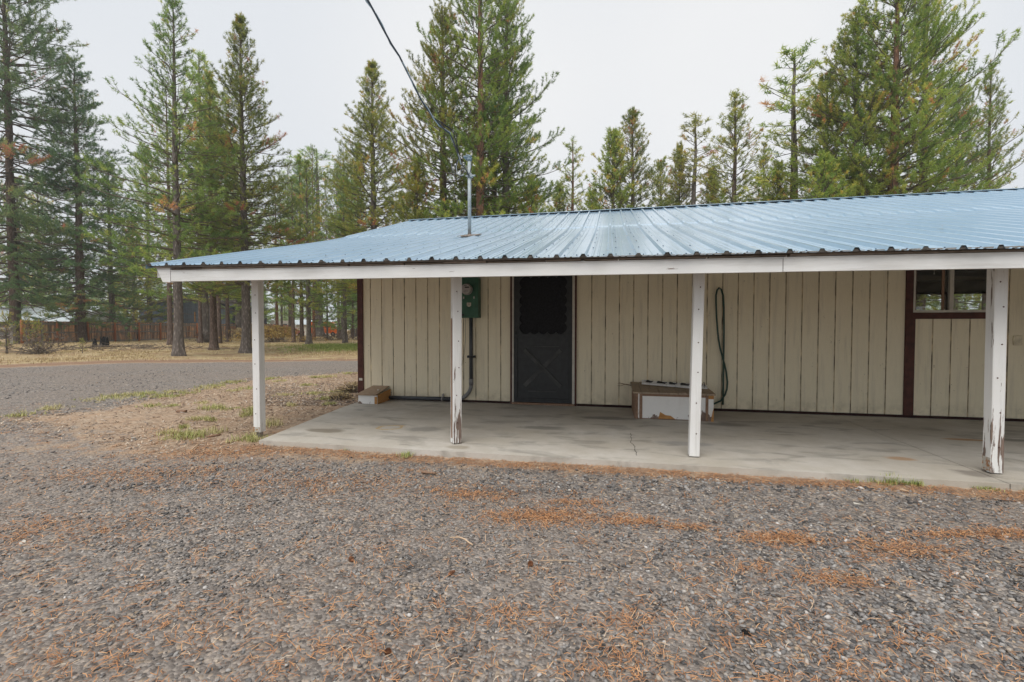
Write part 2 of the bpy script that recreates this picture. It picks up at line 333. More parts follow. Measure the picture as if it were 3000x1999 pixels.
def glass(clear=False):
    m=N('window_glass' if not clear else 'clear_window_glass'); m.set(col=(.012,.013,.013),rough=.03,spec=1.0,coat=1.0); m.b.inputs['IOR'].default_value=1.9; m.b.inputs['Coat Roughness'].default_value=.02
    if clear:
        tr=m.n('ShaderNodeBsdfTransparent'); tr.inputs[0].default_value=(.86,.88,.87,1); gl=m.n('ShaderNodeBsdfGlossy'); gl.inputs['Roughness'].default_value=.01
        fr=m.n('ShaderNodeFresnel'); fr.inputs[0].default_value=1.6; mx=m.n('ShaderNodeMixShader'); m.l(fr.outputs[0],mx.inputs[0]); m.l(tr.outputs[0],mx.inputs[1]); m.l(gl.outputs[0],mx.inputs[2]); m.l(mx.outputs[0],m.out.inputs[0])
    return m.mat
M['clear']=glass(True)
M['glass']=glass(); M['conc']=concrete_mat(); M['ground']=ground_mat(); M['stone']=stone_mat(); M['needle']=needle_mat(); M['straw']=straw_mat(); M['green']=green_mat()
M['bark_grey']=bark('grey_pine_bark',(.15,.13,.115),(.36,.31,.28)); M['bark_brown']=bark('brown_pine_bark',(.13,.095,.078),(.28,.21,.175))
M['bark_red']=bark('red_pine_bark',(.22,.12,.08),(.50,.28,.19)); M['limb']=simple('limb_bark',(.17,.14,.115),.9,.15,0,.25,6)
G0=[(0.,(0.079,0.124,0.051)),(.35,(0.166,0.243,0.078)),(.62,(0.260,0.328,0.104)),(.86,(0.391,0.407,0.114)),(.955,(0.521,0.459,0.139)),(.965,(0.549,0.276,0.151)),(1.,(0.492,0.236,0.139))]
G1_=0
G1=[(0.,(0.074,0.133,0.077)),(.4,(0.147,0.247,0.122)),(.75,(0.251,0.333,0.141)),(.96,(0.353,0.386,0.154)),(.975,(0.500,0.281,0.168)),(1.,(0.471,0.240,0.141))]
G2=[(0.,(0.090,0.139,0.047)),(.35,(0.205,0.273,0.073)),(.65,(0.320,0.360,0.095)),(.88,(0.474,0.447,0.112)),(.965,(0.589,0.487,0.134)),(.975,(0.512,0.267,0.134)),(1.,(0.461,0.220,0.112))]
M['fol']=foliage('pine_needles',G0); M['folb']=foliage('blue_green_pine_needles',G1); M['foly']=foliage('yellow_green_pine_needles',G2)
M['far']=foliage('distant_pine_needles',[(0.,(.14,.19,.11)),(.5,(.24,.30,.16)),(1.,(.34,.38,.19))])

# ------------------------------------------------------------------ ground
def seg_dist(px,py,poly,closed=True):
    d=np.full(px.shape,1e9); inside=np.zeros(px.shape,bool); n=len(poly)
    for i in range(n if closed else n-1):
        x0,y0=poly[i]; x1,y1=poly[(i+1)%n]; dx,dy=x1-x0,y1-y0; L=dx*dx+dy*dy+1e-12
        t=np.clip(((px-x0)*dx+(py-y0)*dy)/L,0,1); d=np.minimum(d,np.hypot(px-x0-t*dx,py-y0-t*dy))
        if closed:
            c=((y0>py)!=(y1>py)); xi=x0+(py-y0)*dx/(dy if abs(dy)>1e-12 else 1e-12); inside^=(c&(px<xi))
    return (np.where(inside,d,-d) if closed else d)
GRAV=[(-70,-30),(-70,1),(-30,6),(-20,10.3),(-15.2,13.5),(-13.1,15.6),(-6,17.6),(6,19.8),(34,25),(34,20),(6,15.8),(-1,13.8),(-4.4,12.9),(-6.2,11.2),(-6.3,8.3),(-6.1,6.8),(-6.9,6.3),(-6.0,5.8),(-4.6,5.2),(-3.6,4.85)]
e0=W(-3.6,3.88); e1=W(14,3.88); GRAV+=[(e0.x,e0.y),(e1.x,e1.y),(30,-2),(30,-30)]
def sstep(x,a,b): t=np.clip((x-a)/(b-a),0,1); return t*t*(3-2*t)
def wav(x,y,s,ph=0): return (np.sin(x*s+ph)+np.sin(y*s*1.13+ph*1.7+.6*np.sin(x*s*.7))+np.sin((x+y)*s*.61+ph*2.3))/3
def gz_(x,y):
    x=np.asarray(x,float); y=np.asarray(y,float); far=sstep(np.hypot(x,y),10,24)
    return -.05+.008*wav(x,y,2.3)+far*(.09*wav(x,y,.35,1)+.04*wav(x,y,.9,2))+.22*np.exp(-(((x+21)/3.2)**2+((y-27.5)/1.6)**2))
def axis(lo,hi,step,far,g=1.16):
    a=list(np.arange(lo,hi,step)); s=step; x=a[-1]
    while x<far: s*=g; x+=s; a.append(x)
    s=step; x=lo; pre=[]
    while x>-far: s*=g; x-=s; pre.append(x)
    return np.array(pre[::-1]+a)
gx=axis(-9,7,.09,420,1.10); gy=axis(.8,15,.09,420,1.10)
X,Y=np.meshgrid(gx,gy,indexing='ij'); sdv=seg_dist(X,Y,GRAV); Z=gz_(X,Y)
rn=np.random.RandomState(3)
Z=Z+rn.normal(0,.0035,Z.shape)*(np.hypot(X,Y)<20)
A_=X*CT-Y*ST; B_=X*ST+Y*CT
soft_=.35+.75*np.exp(-(((X+4.6)/2.6)**2+((Y-5.0)/1.3)**2)); grav=sstep(sdv,-soft_,soft_)
grav*=1-.42*np.exp(-(((X+4.0)/2.6)**2+((Y-4.55)/.75)**2))
# needle litter: strip before the slab, band beyond the drive, drifts on the gravel
strip=((B_>3.75)&(B_<4.3)&(A_>-4.2)).astype(float)
need=.55*sstep(.25-np.abs(B_-4.0),0,.2)*(A_>-4.3)
beyond=sstep(-sdv,.0,.3)*(Y>12.5)*sstep(-(sdv),3.2,0.6); need=np.maximum(need,beyond*.75)
PATCH=[(1590,1515,.45,.16,.8),(1850,1530,.25,.08,.7),(2010,1548,.2,.06,.6),(1690,1475,.3,.07,.5),(2290,1580,.32,.09,1.),(2560,1600,.2,.1,.7),(2700,1612,.28,.12,.9),(2800,1570,.3,.07,.7),(2450,1700,.26,.09,1.),(2200,1660,.2,.08,.6),(2960,1570,.3,.1,.7),(2560,1640,.3,.08,.4),(1850,1820,.22,.12,.5),(1500,1800,.3,.12,.4),(1380,1450,.4,.15,.4),
 (950,1420,1.2,.3,.16),(400,1390,1.0,.3,.2),(120,1560,.8,.3,.16),(300,1850,.4,.2,.2),(700,1780,.4,.2,.15),(1000,1900,.3,.15,.2),(200,1960,.3,.15,.2),(1250,1960,.25,.12,.2),(1800,1960,.2,.08,.4),(620,1330,.9,.25,.3)]
pw=[(gp(u,v)+(rx,ry,k)) for u,v,rx,ry,k in PATCH]
for x,y,rx,ry,k in pw:
    need=np.maximum(need,k*.75*np.exp(-(((X-x)/rx)**2+((Y-y)/ry)**2)))
grass=sstep(-sdv,.8,2.4)*(Y>13)
green=np.exp(-(((X+10.2)/2.6)**2+((Y-30.5)/3.0)**2))*1.3+.8*np.exp(-(((X+17)/3.5)**2+((Y-35)/1.5)**2))
damp=sstep(.07-np.abs(B_-3.84+.03*wav(A_,B_,4)),0,.06)*(A_>-4)*(A_<1.2)*(.55+.45*wav(A_,A_*0,9,2))
for u,v,rx,ry in ((2170,1855,.14,.05),(1215,1650,.12,.06),(2780,1470,.3,.05),(1500,1440,.6,.04)):
    x,y=gp(u,v); damp=np.maximum(damp,.7*np.exp(-(((X-x)/rx)**2+((Y-y)/ry)**2)))
damp=np.clip(damp,0,.85)
nx,ny=X.shape; idx=np.arange(nx*ny).reshape(nx,ny)
Fq=np.stack([idx[:-1,:-1],idx[1:,:-1],idx[1:,1:],idx[:-1,1:]],-1).reshape(-1,4)
sdc=(sdv[:-1,:-1]+sdv[1:,1:]).reshape(-1)/2
VV=np.stack([X,Y,Z],-1).reshape(-1,3)
def sub(mask,name):
    F_=Fq[mask]; used=np.unique(F_); mp=np.zeros(len(VV),int); mp[used]=np.arange(len(used))
    at={k:('POINT',v.reshape(-1)[used]) for k,v in dict(gravel=grav,needles=need,grass=grass,green=np.clip(green,0,1),damp=damp).items()}
    return link(name,mesh_np(name,VV[used],mp[F_],[M['ground']],attrs=at,smooth=True))
tag(sub(sdc>0,'gravel_driveway'),kind='structure'); tag(sub(sdc<=0,'ground'),kind='structure')

# ------------------------------------------------------------------ porch slab
SL=MB()
def slab(poly):
    SL.prism(poly,'z',-.16,0)
pl=MB().prism([(-3.60,4.10),(2.972,4.125),(2.972,6.99),(-3.96,6.99),(-3.89,6.06)],'z',-.16,0)
pl.prism([(2.980,4.125),(12,4.14),(12,6.99),(2.980,6.99)],'z',-.16,0)
slabo=pl.build('porch_slab',M['conc'],rz=-TH); tag(slabo,kind='structure')
ck=MB() # hairline crack, a thin sunk dark seam
def crackpts(L): return [W(*gab(u,v),.0) for u,v in L]
CR=[(1848,1270),(1850,1283),(1846,1296),(1858,1306),(1860,1318),(1866,1335)]

# ------------------------------------------------------------------ the house
WB=6.95
house=empty('house',(0,0,0),-TH)
tag(house,'low house with cream grooved siding, blue metal roof and long open porch','house')
def roofz(b,a=0):
    zz=1.845+(b-3.95)*.262 if b<7.0 else 1.845+3.05*.262+(b-7.0)*.334
    # soft bend in the sheet at the wall line
    if 6.3<b<7.7: t=(b-6.3)/1.4; zz=1.845+(b-3.95)*.262+ .072*(.7*t*t)/1.0*.7
    tl=max(-5,min(a,6))
    return zz-(.010*max(0,1-(b-3.95)/3)+.002)*(tl+4.75)
BR=10.58
A0,A1=-4.80,12.0
# wall with real grooves; openings for door and window
da0,da1=-1.449,-.548; wa0,wa1,wz0=ob(2672,916,WB)[0],4.80,ob(2700,916,WB)[1]
wz1=2.05
grooves=[]
g=-3.898
while g<-1.5: grooves.append(g); g+=.2032
g=-.257
while g<3.75: grooves.append(g); g+=.2032
g=3.926-.005
while g<11.9: grooves.append(g); g+=.2045
wm=MB()
def panel(a0,a1,z0,z1):
    gs=[x for x in grooves if a0+.02<x<a1-.02]; xs=[a0]; prof=[(a0,0)]
    for x in gs: prof+=[(x-.0075,0),(x-.005,.013),(x+.005,.013),(x+.0075,0)]
    prof.append((a1,0)); n=len(prof)
    vs=[(a,WB+d,z0) for a,d in prof]+[(a,WB+d,z1) for a,d in prof]
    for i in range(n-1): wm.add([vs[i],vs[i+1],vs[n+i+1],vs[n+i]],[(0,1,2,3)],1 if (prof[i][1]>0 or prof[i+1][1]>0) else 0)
panel(-4.06,-1.50,.035,2.62); panel(-.49,3.81,.035,2.62); panel(3.92,wa1+.09,.035,wz0-.08); panel(wa1+.09,12,.035,2.62)
panel(-1.50,-.49,2.10,2.62); panel(3.92,wa1+.09,wz1+.08,2.62)
# end gable and rear wall
GB=14.15
wm.add([(-4.10,WB,.0),(-4.10,GB,.0),(-4.10,GB,roofz(7)-.06),(-4.10,BR,roofz(BR)-.08),(-4.10,WB,roofz(7)-.08)],[(0,1,2,3,4)])
RW=(7.5,9.9,1.15,2.13)
for x0,x1,z0,z1 in ((-4.10,RW[0],0,2.6),(RW[1],12,0,2.6),(RW[0],RW[1],0,RW[2]),(RW[0],RW[1],RW[3],2.6)): wm.add([(x0,GB,z0),(x1,GB,z0),(x1,GB,z1),(x0,GB,z1)],[(0,1,2,3)])
wm.add([(12,WB,0),(12,GB,0),(12,GB,2.6),(12,BR,3.7),(12,WB,2.6)],[(0,1,2,3,4)])
wm.build('wall',[M['sid'],simple('darker_groove_paint',(.66,.57,.41),.85,.15,0,.35,5)],house)  # groove faces coloured darker than the flat boards for contrast
r=random.Random(14); nb=MB()
for g in grooves:
    if g>5.4: break
    for z in [.09+.30*i+r.uniform(-.12,.12) for i in range(7)]:
        if r.random()<.16 and not (-1.55<g<-.45) and not (g>3.8 and z>1.25):
            x=g+r.choice((-.02,.02,.1)); nb.tube([(x,WB-.0005,z),(x,WB-.0025,z)],.0035,5)
nb=nb.build('siding_nails',M['brownd'],house); nb['kind']='stuff'
tr=MB(); b0=WB-.022
tr.box(-4.13,-4.03,b0,WB+.04,.0,2.6)
tr.build('corner_trim',M['brown'],house)
MB().box(-4.105,-4.045,b0-.004,b0-.001,.305,.345).build('paint_patch',M['white_metal'],house)
MB().box(3.81,3.92,b0,WB+.01,.035,2.55).build('wall_batten',M['brown'],house)
MB().box(-4.02,-1.52,WB-.006,WB+.02,-.0,.033).box(-.47,12,WB-.006,WB+.02,0,.033).build('skirt_board',M['brownd'],house)
rw=MB(); t=.05
rw.box(RW[0],RW[1],GB-.03,GB+.03,RW[2],RW[2]+t).box(RW[0],RW[1],GB-.03,GB+.03,RW[3]-t,RW[3]).box(RW[0],RW[0]+t,GB-.03,GB+.03,RW[2]+t,RW[3]-t).box(RW[1]-t,RW[1],GB-.03,GB+.03,RW[2]+t,RW[3]-t).box(8.66,8.74,GB-.03,GB+.03,RW[2]+t,RW[3]-t)
rw.build('rear_window_frame',M['brown'],house)
M['room']=simple('room_paint',(.16,.155,.14),.8,.2,0,.1,2)
rm_=MB(); rm_.add([(-4,7.08,2.42),(11.9,7.08,2.42),(11.9,14.1,2.42),(-4,14.1,2.42)],[(0,1,2,3)]).add([(-4,7.08,.02),(11.9,7.08,.02),(11.9,14.1,.02),(-4,14.1,.02)],[(0,1,2,3)])
rm_.beam((4.2,9.2,2.36),(9,9.8,2.36),.12,.12).beam((5.5,11,2.36),(9.6,12.6,2.36),.1,.1)
rm_.build('room',M['room'],house)
# --- door
dr=empty('door',(0,0,0)); dr.parent=house
dz0,dz1=.035,2.03; b1=WB-.012
fr=MB()
fr.box(da0-.056,da0-.030,b1-.018,WB+.02,.0,2.09,0); fr.box(da1+.042,da1+.068,b1-.018,WB+.02,0,2.09,0)
fr.build('door_casing',M['brown'],dr)
MB().box(da0-.028,da0-.002,b1-.012,WB+.02,.02,2.06).box(da1+.003,da1+.040,b1-.012,WB+.02,.02,2.06).build('door_stop',M['white_metal'],dr)
MB().box(da0-.03,da1+.04,WB-.05,WB+.03,.001,.03).build('threshold',M['boxw'],dr)
# leaf: frame with a scalloped opening
bm=bmesh.new()
outer=[(da0,dz0),(da1,dz0),(da1,dz1),(da0,dz1)]
ia0,ia1,iz0,iz1=da0+.085,da1-.080,1.09,1.985
inner=[]
def scal(p,q,n):
    for k in range(n):
        for j in range(6):
            t=(k+j/6)/n; x=p[0]+(q[0]-p[0])*t; y=p[1]+(q[1]-p[1])*t
            dx,dy=q[0]-p[0],q[1]-p[1]; L=math.hypot(dx,dy); bul=math.sin(j/6*PI)**.7*.036
            inner.append((x+dy/L*bul,y-dx/L*bul))
m_=.035
scal((ia0+m_,iz0+m_),(ia1-m_,iz0+m_),5); scal((ia1-m_,iz0+m_),(ia1-m_,iz1-m_),6); scal((ia1-m_,iz1-m_),(ia0+m_,iz1-m_),5); scal((ia0+m_,iz1-m_),(ia0+m_,iz0+m_),6)
edges=[]
for lp in (outer,inner):
    vs=[bm.verts.new((x,b1,z)) for x,z in lp]
    edges+=[bm.edges.new((vs[i],vs[(i+1)%len(vs)])) for i in range(len(vs))]
bmesh.ops.triangle_fill(bm,use_beauty=True,edges=edges)
ret=bmesh.ops.extrude_face_region(bm,geom=list(bm.faces)); bmesh.ops.translate(bm,verts=[v for v in ret['geom'] if isinstance(v,bmesh.types.BMVert)],vec=(0,.03,0))
bmesh.ops.recalc_face_normals(bm,faces=bm.faces)
me=bpy.data.meshes.new('door_frame'); bm.to_mesh(me); bm.free(); me.materials.append(M['door']); link('door_frame',me,dr)
MB().box(ia0-.02,ia1+.02,b1+.020,b1+.024,iz0-.03,iz1+.03).build('insect_screen',M['mesh'],dr)
lp=MB(); xb=MB(); f=b1-.012; c0,c1=da0+.05,da1-.05; 
lp.box(c0,c1,b1-.004,b1+.004,.10,1.03)
for (p,q) in (((c0+.03,.16),(c1-.03,.98)),((c0+.03,.98),(c1-.03,.16))):
    mid=.57
    xb.beam((p[0]+(q[0]-p[0])*.12,f,p[1]+(q[1]-p[1])*.16),(p[0]+(q[0]-p[0])*.88,f,p[1]+(q[1]-p[1])*.84),.022,.06,up=(0,0,1)) if p[1]<q[1] else xb.beam((p[0]+(q[0]-p[0])*.12,f-.002,p[1]+(q[1]-p[1])*.16),(p[0]+(q[0]-p[0])*.88,f-.002,p[1]+(q[1]-p[1])*.84),.022,.06)
xb.beam((c0+.17,f,.21),(c1-.17,f,.21),.012,.018); xb.beam((c0+.15,f,.90),(c1-.15,f,.90),.010,.014)
lp.beam((c0,f,.09),(c1,f,.09),.014,.016); lp.beam((c0+.002,f,.10),(c0+.002,f,1.03),.012,.012); lp.beam((c1-.002,f,.10),(c1-.002,f,1.03),.012,.012)
lp.beam((da0+.01,f,1.065),(da1-.01,f,1.065),.012,.03)
kp=lp.build('kick_panel',M['door'],dr); xb.build('crossbuck',M['doort'],dr)
MB().tube([(da0+.035,f-.002,1.10),(da0+.035,f-.03,1.13),(da0+.035,f-.03,1.19),(da0+.035,f-.002,1.21)],.006,6).build('handle',M['door'],dr)
# --- window
wn=empty('window',(0,0,0)); wn.parent=house
MB().box(wa0-.002,wa1+.09,b0+.001,WB+.01,wz0-.085,wz0-.002).box(wa1+.004,wa1+.09,b0+.001,WB+.01,wz0-.001,wz1+.08).box(3.921,wa1+.09,b0+.001,WB+.01,wz1+.003,wz1+.08).build('window_trim',M['brown'],wn)
wf=MB(); fw=.03; mu0,mu1=ob(2779,850,WB)[0],ob(2791,850,WB)[0]
wf.box(wa0,wa0+.022,b0-.004,WB+.03,wz0,wz1); wf.box(wa1-.03,wa1,b0-.004,WB+.03,wz0,wz1)
wf.box(wa0+.022,wa1-.03,b0-.004,WB+.03,wz0,wz0+.028); wf.box(wa0+.022,wa1-.03,b0-.004,WB+.03,wz1-.03,wz1); wf.box(mu0,mu1,b0-.001,WB+.03,wz0+.028,wz1-.03)
wf.build('window_frame',M['white_metal'],wn)
MB().box(wa0+.02,mu0+.002,WB+.008,WB+.012,wz0+.02,wz1-.02).build('pane',M['clear'],wn)
MB().box(mu1-.002,wa1-.02,WB+.002,WB+.006,wz0+.02,wz1-.02).build('pane',M['clear'],wn)
MB().box(mu0-.075,mu0-.045,WB-.001,WB+.006,wz0+.028,wz1-.03).build('sash_stile',M['boxw'],wn)
MB().tube([(wa0+.22,b0-.006,wz1-.05),(wa0+.22,b0-.006,1.885)],.002,6).disc((wa0+.22,b0-.006,1.88),.006,(0,0,1),.012,8).build('blind_cord',M['white_metal'],wn)
# --- roof sheet
def roof_sheet():
    prof=[]; nr=int((A1-A0)/.2275); off=.03
    for k in range(nr):
        a=A0+off+k*.2275
        prof+=[(a-.028,0),(a-.013,.028),(a+.013,.028),(a+.028,0)]
        for q in (.076,.126): prof+=[(a+q-.012,0),(a+q-.005,.006),(a+q+.005,.006),(a+q+.012,0)]
    prof=[(max(A0,p),h) for p,h in prof]+[(A1,0)]
    bs=[3.93,4.4,4.9,5.4,5.9,6.3]+[6.3+.1*i for i in range(1,15)]+[8.1,8.6,9.1,9.6,10.1,BR]
    r=random.Random(4); v=[];n=len(prof)
    for b in bs:
        for a,h in prof: v.append((a,b+(.0 if b>3.94 else .008*math.sin(a*9)),roofz(b,a)+h+.0025*math.sin(a*2.1+b)))
    f=[(i*n+j,i*n+j+1,(i+1)*n+j+1,(i+1)*n+j) for i in range(len(bs)-1) for j in range(n-1)]
    mb=MB(); mb.add(v,f)
    # back slope, plain
    zr=roofz(BR); mb.add([(A0,BR,roofz(BR,A0)),(A1,BR,roofz(BR,A1)),(A1,14.7,2.45),(A0,14.7,2.45)],[(0,1,2,3)])
    # screw heads
    k=0
    for bi,b in enumerate([4.02,4.6,5.2,5.8,6.4,7.0,7.6,8.2,8.8,9.4,10.0,10.45]):
        for k in range(nr):
            for q in ((.05,.16) if bi in (0,11) else (.05,)):
                a=A0+off+k*.2275+q+r.uniform(-.012,.012); bb=b+r.uniform(-.03,.03)
                z=roofz(bb,a)+.001; mb.tube([(a,bb,z),(a,bb,z+.007)],.0058,6,1,True,False)
    return mb
rf=roof_sheet().build('roof',[M['roof'],M['screw']],house)
cap=MB()
for k in range(28):
    a0=A0-.02+k*.6; a1=a0+.6
    z0,z1=roofz(BR,a0)+.03,roofz(BR,a1)+.03
    for s_ in (-1,1):
        cap.add([(a0,BR,z0+.012),(a1,BR,z1+.010),(a1,BR+s_*.16,z1-.036),(a0,BR+s_*.16,z0-.034),(a0,BR+s_*.16,z0-.042),(a1,BR+s_*.16,z1-.044)],[(0,1,2,3),(3,2,5,4)])
cap.build('ridge_cap',M['roof'],rf)
rk=MB()
bs=[3.93,4.6,5.4,6.3,6.7,7.1,7.6,8.4,9.4,BR]
vs=[]
for b in bs: z=roofz(b,A0); vs+=[(A0-.012,b,z+.012),(A0+.05,b,z+.018),(A0-.012,b,z-.03),(A0+.0,b,z-.03)]
fs=[]
for i in range(len(bs)-1):
    q=i*4; fs+=[(q,q+4,q+5,q+1),(q+2,q+6,q+4,q)]
rk.add(vs,fs).build('rake_trim',M['roof'],rf)
rb=MB()
for b0_,b1_ in zip(bs,bs[1:]):
    b0_=max(b0_,4.03)
    z0,z1=roofz(b0_,A0)-.03,roofz(b1_,A0)-.03
    rb.add([(A0+.02,b0_,z0-.11),(A0+.055,b0_,z0-.11),(A0+.055,b1_,z1-.11),(A0+.02,b1_,z1-.11),(A0+.02,b0_,z0),(A0+.055,b0_,z0),(A0+.055,b1_,z1),(A0+.02,b1_,z1)],[(0,3,2,1),(4,5,6,7),(0,1,5,4),(1,2,6,5),(2,3,7,6),(3,0,4,7)])
rb.build('rake_board',M['fascia'],rf)
# --- eave: fascia, rotten sheathing edge, filler closures
ev=MB(); ns=40
def strip(mb,a0,a1,b0,b1,zlo,zhi,n,jit=0,seed=0,m=0):
    r=random.Random(seed); 
    for i in range(n):
        x0=a0+(a1-a0)*i/n; x1=a0+(a1-a0)*(i+1)/n
        j0,j1=(r.uniform(-jit,jit),r.uniform(-jit,jit)) if jit else (0,0)
        mb.add([(x0,b0,zlo(x0)+j0),(x1,b0,zlo(x1)+j0),(x1,b1,zlo(x1)+j0),(x0,b1,zlo(x0)+j0),(x0,b0,zhi(x0)),(x1,b0,zhi(x1)),(x1,b1,zhi(x1)),(x0,b1,zhi(x0))],
               [(0,3,2,1),(4,5,6,7),(0,1,5,4),(1,2,6,5),(2,3,7,6),(3,0,4,7)],m)
fb=lambda a: 1.678-(a+4.55)*.0088
ft=lambda a: fb(a)+.108
js=ob(2292,780,4.0)[0]
for (x0,x1,dz) in ((-4.55,js-.003,0),(js+.003,12,.0015)):
    f_=MB(); strip(f_,x0,x1,3.985,4.022,lambda a:fb(a)+dz,lambda a:ft(a)+dz,30); f_.build('fascia_board',M['fascia'],house)
f_=MB(); f_.add([(-4.556,3.982,1.668),(-4.556,3.982,1.832),(-4.745,3.982,1.842),(-4.655,3.982,1.672),(-4.556,4.02,1.668),(-4.556,4.02,1.832),(-4.745,4.02,1.842),(-4.655,4.02,1.672)],[(0,1,2,3),(7,6,5,4),(0,4,5,1),(1,5,6,2),(2,6,7,3),(3,7,4,0)]); f_.build('fascia_end_block',M['fascia'],house)
f_=MB(); strip(f_,-4.55,12,3.978,4.03,lambda a:ft(a)+.001,lambda a:ft(a)+.007,30); f_.build('eave_moulding',M['fascia'],house)
sh=MB(); r=random.Random(8); a=-4.55
while a<12:
    L=r.uniform(.25,.95); d=r.uniform(0,.02)
    strip(sh,a,min(12,a+L-r.uniform(.0,.03)),3.975+d,4.05,lambda x:ft(x)+.012,lambda x:ft(x)+.031-d*.3,max(1,int(L/.12)),.003,int(a*100)+999); a+=L
sh.build('sheathing_edge',M['oldw'],house)
f_=MB(); strip(f_,-4.74,12,3.955,4.06,lambda a:ft(a)+.034,lambda a:max(ft(a)+.046,roofz(3.955,a)-.003),60,.0015,5); f_.build('drip_board',M['oldd'],house)
cl=MB()
for k in range(73):
    a=A0+.03+k*.2275; z=roofz(3.94,a); s=1+.2*math.sin(k*2.3)
    cl.add([(a-.03*s,3.934,z-.002),(a-.010,3.934,z+.020),(a+.010,3.934,z+.020),(a+.03*s,3.934,z-.002),(a-.03*s,3.99,z-.002),(a-.010,3.99,z+.02),(a+.010,3.99,z+.02),(a+.03*s,3.99,z-.002)],[(0,1,2,3),(7,6,5,4),(0,4,5,1),(1,5,6,2),(2,6,7,3)])
cl.build('foam_closure',M['closure'],house)
# --- porch underside
pc=MB()
for k in range(17):
    a0=A0+.02+k; a1=min(12,a0+1); bs_=[4.03,5.,6.,6.9]
    for b0_,b1_ in zip(bs_,bs_[1:]): pc.add([(a0,b0_,roofz(b0_,a0)-.03),(a1,b0_,roofz(b0_,a1)-.03),(a1,b1_,roofz(b1_,a1)-.03-.01*(b1_>6.5)),(a0,b1_,roofz(b1_,a0)-.03-.01*(b1_>6.5))],[(0,1,2,3)])
pc.build('porch_ceiling',M['ply'],house)
rt=MB()
for k in range(28):
    a=-4.5+k*.61; rt.beam((a,4.03,roofz(4.03,a)-.085),(a,WB-.01,roofz(6.9,a)-.13),.038,.09)
rt.build('rafter',M['ply'],house)
MB().add([(-4.6,4.38,1.79),(12,4.38,1.70),(12,4.47,1.70),(-4.6,4.47,1.79),(-4.6,4.38,1.88),(12,4.38,1.79),(12,4.47,1.79),(-4.6,4.47,1.88)],[(0,3,2,1),(4,5,6,7),(0,1,5,4),(1,2,6,5),(2,3,7,6),(3,0,4,7)]).build('porch_beam',M['white'],house)
# --- posts
PW=.089
def post(ub,vb,ut,rot=0,mat='post',foot=None,label=None,bb=4.42,w=PW):
    a,_=gab(ub,vb)[0],0; a=ob(ub,vb,bb)[0]; at=ob(ut,830,bb)[0]; top=1.785-(a+4)*.009
    at=a+(at-a)*top/1.66
    n=5; mb=MB(); h=w/2; lv=[]
    for i in range(n):
        z=(.012 if i==0 else top*i/(n-1)); ax=(at-a)*i/(n-1)
        c=.004
        for x,y in ((-h+c,-h),(h-c,-h),(h,-h+c),(h,h-c),(h-c,h),(-h+c,h),(-h,h-c),(-h,-h+c)):
            X_=x*math.cos(rot)-y*math.sin(rot); Y_=x*math.sin(rot)+y*math.cos(rot); lv.append((X_+ax,Y_,z))
    fs=[tuple(range(7,-1,-1)),tuple(range((n-1)*8,n*8))]+[(k*8+i,k*8+(i+1)%8,k*8+8+(i+1)%8,k*8+8+i) for k in range(n-1) for i in range(8)]
    mb.add(lv,fs)
    o=mb.build('post',M[mat],house,loc=(a,bb,0.0)); 
    if label: o['label']=label
    nl=MB(); r=random.Random(int(ub))
    for z in (.22,.5,.78,1.05,1.35,1.55):
        ax=(at-a)*z/top; p=Vector((r.uniform(-.015,.015),-h-.001,0)); p=Matrix.Rotation(rot,3,'Z')@p
        nl.tube([(p.x+ax,p.y,z),(p.x+ax,p.y-.002,z)],.006,7)
    nl.build('nail_head',M['brown'],o)
    MB().box(-.025,.025,-.025,.025,-.05,.012).build('post_anchor',M['steel'],o)
    return o,a
p1,_=post(761,1266,754,0,'postclean',label='end post standing in the dirt beside the slab corner')
p2,a2=post(1336,1300,1337,R(39),'post',label='post with a bare brown strip and peeling foot')
p3,_=post(2032,1330,2047,0,'postclean',label='leaning white post before the big wooden box')
p4,a4=post(2908,1384,2921,0,'post',label='chipped post with a rust spotted metal foot strap')
# bare strip on second post, metal straps on the feet
rm=Matrix.Rotation(R(39),3,'Z')
st=MB(); 
def onpost(x,y,z,rot): v=Matrix.Rotation(rot,3,'Z')@Vector((x,y,0)); return (v.x,v.y,z)
h=PW/2+.002
st.add([onpost(-h,.020,.06,R(39)),onpost(-h,-.022,.06,R(39)),onpost(-h,-.018,1.28,R(39)),onpost(-h,.014,1.28,R(39))],[(0,1,2,3)])
st.build('bare_wood_strip',M['boxw'],p2)
def rusty():
    m=N('rusty_strap'); f=m.noise(m.coord(),38,3); m.set(col=m.mix(m.ramp(f,[(.52,0.),(.6,1.)]),(.45,.43,.38),(.33,.15,.06)),rough=.7); return m.mat
M['rusty']=rusty()
MB().box(-h,-h+.003,-.04,.04,.02,.13).build('foot_strap',M['rusty'],p4)
MB().box(-.04,.04,-h,-h+.003,.015,.07).build('foot_strap',M['rusty'],p1)

# ------------------------------------------------------------------ things on the wall and porch
def on_house(name,a,b,z=0): return empty(name,W(a,b,z),-TH)
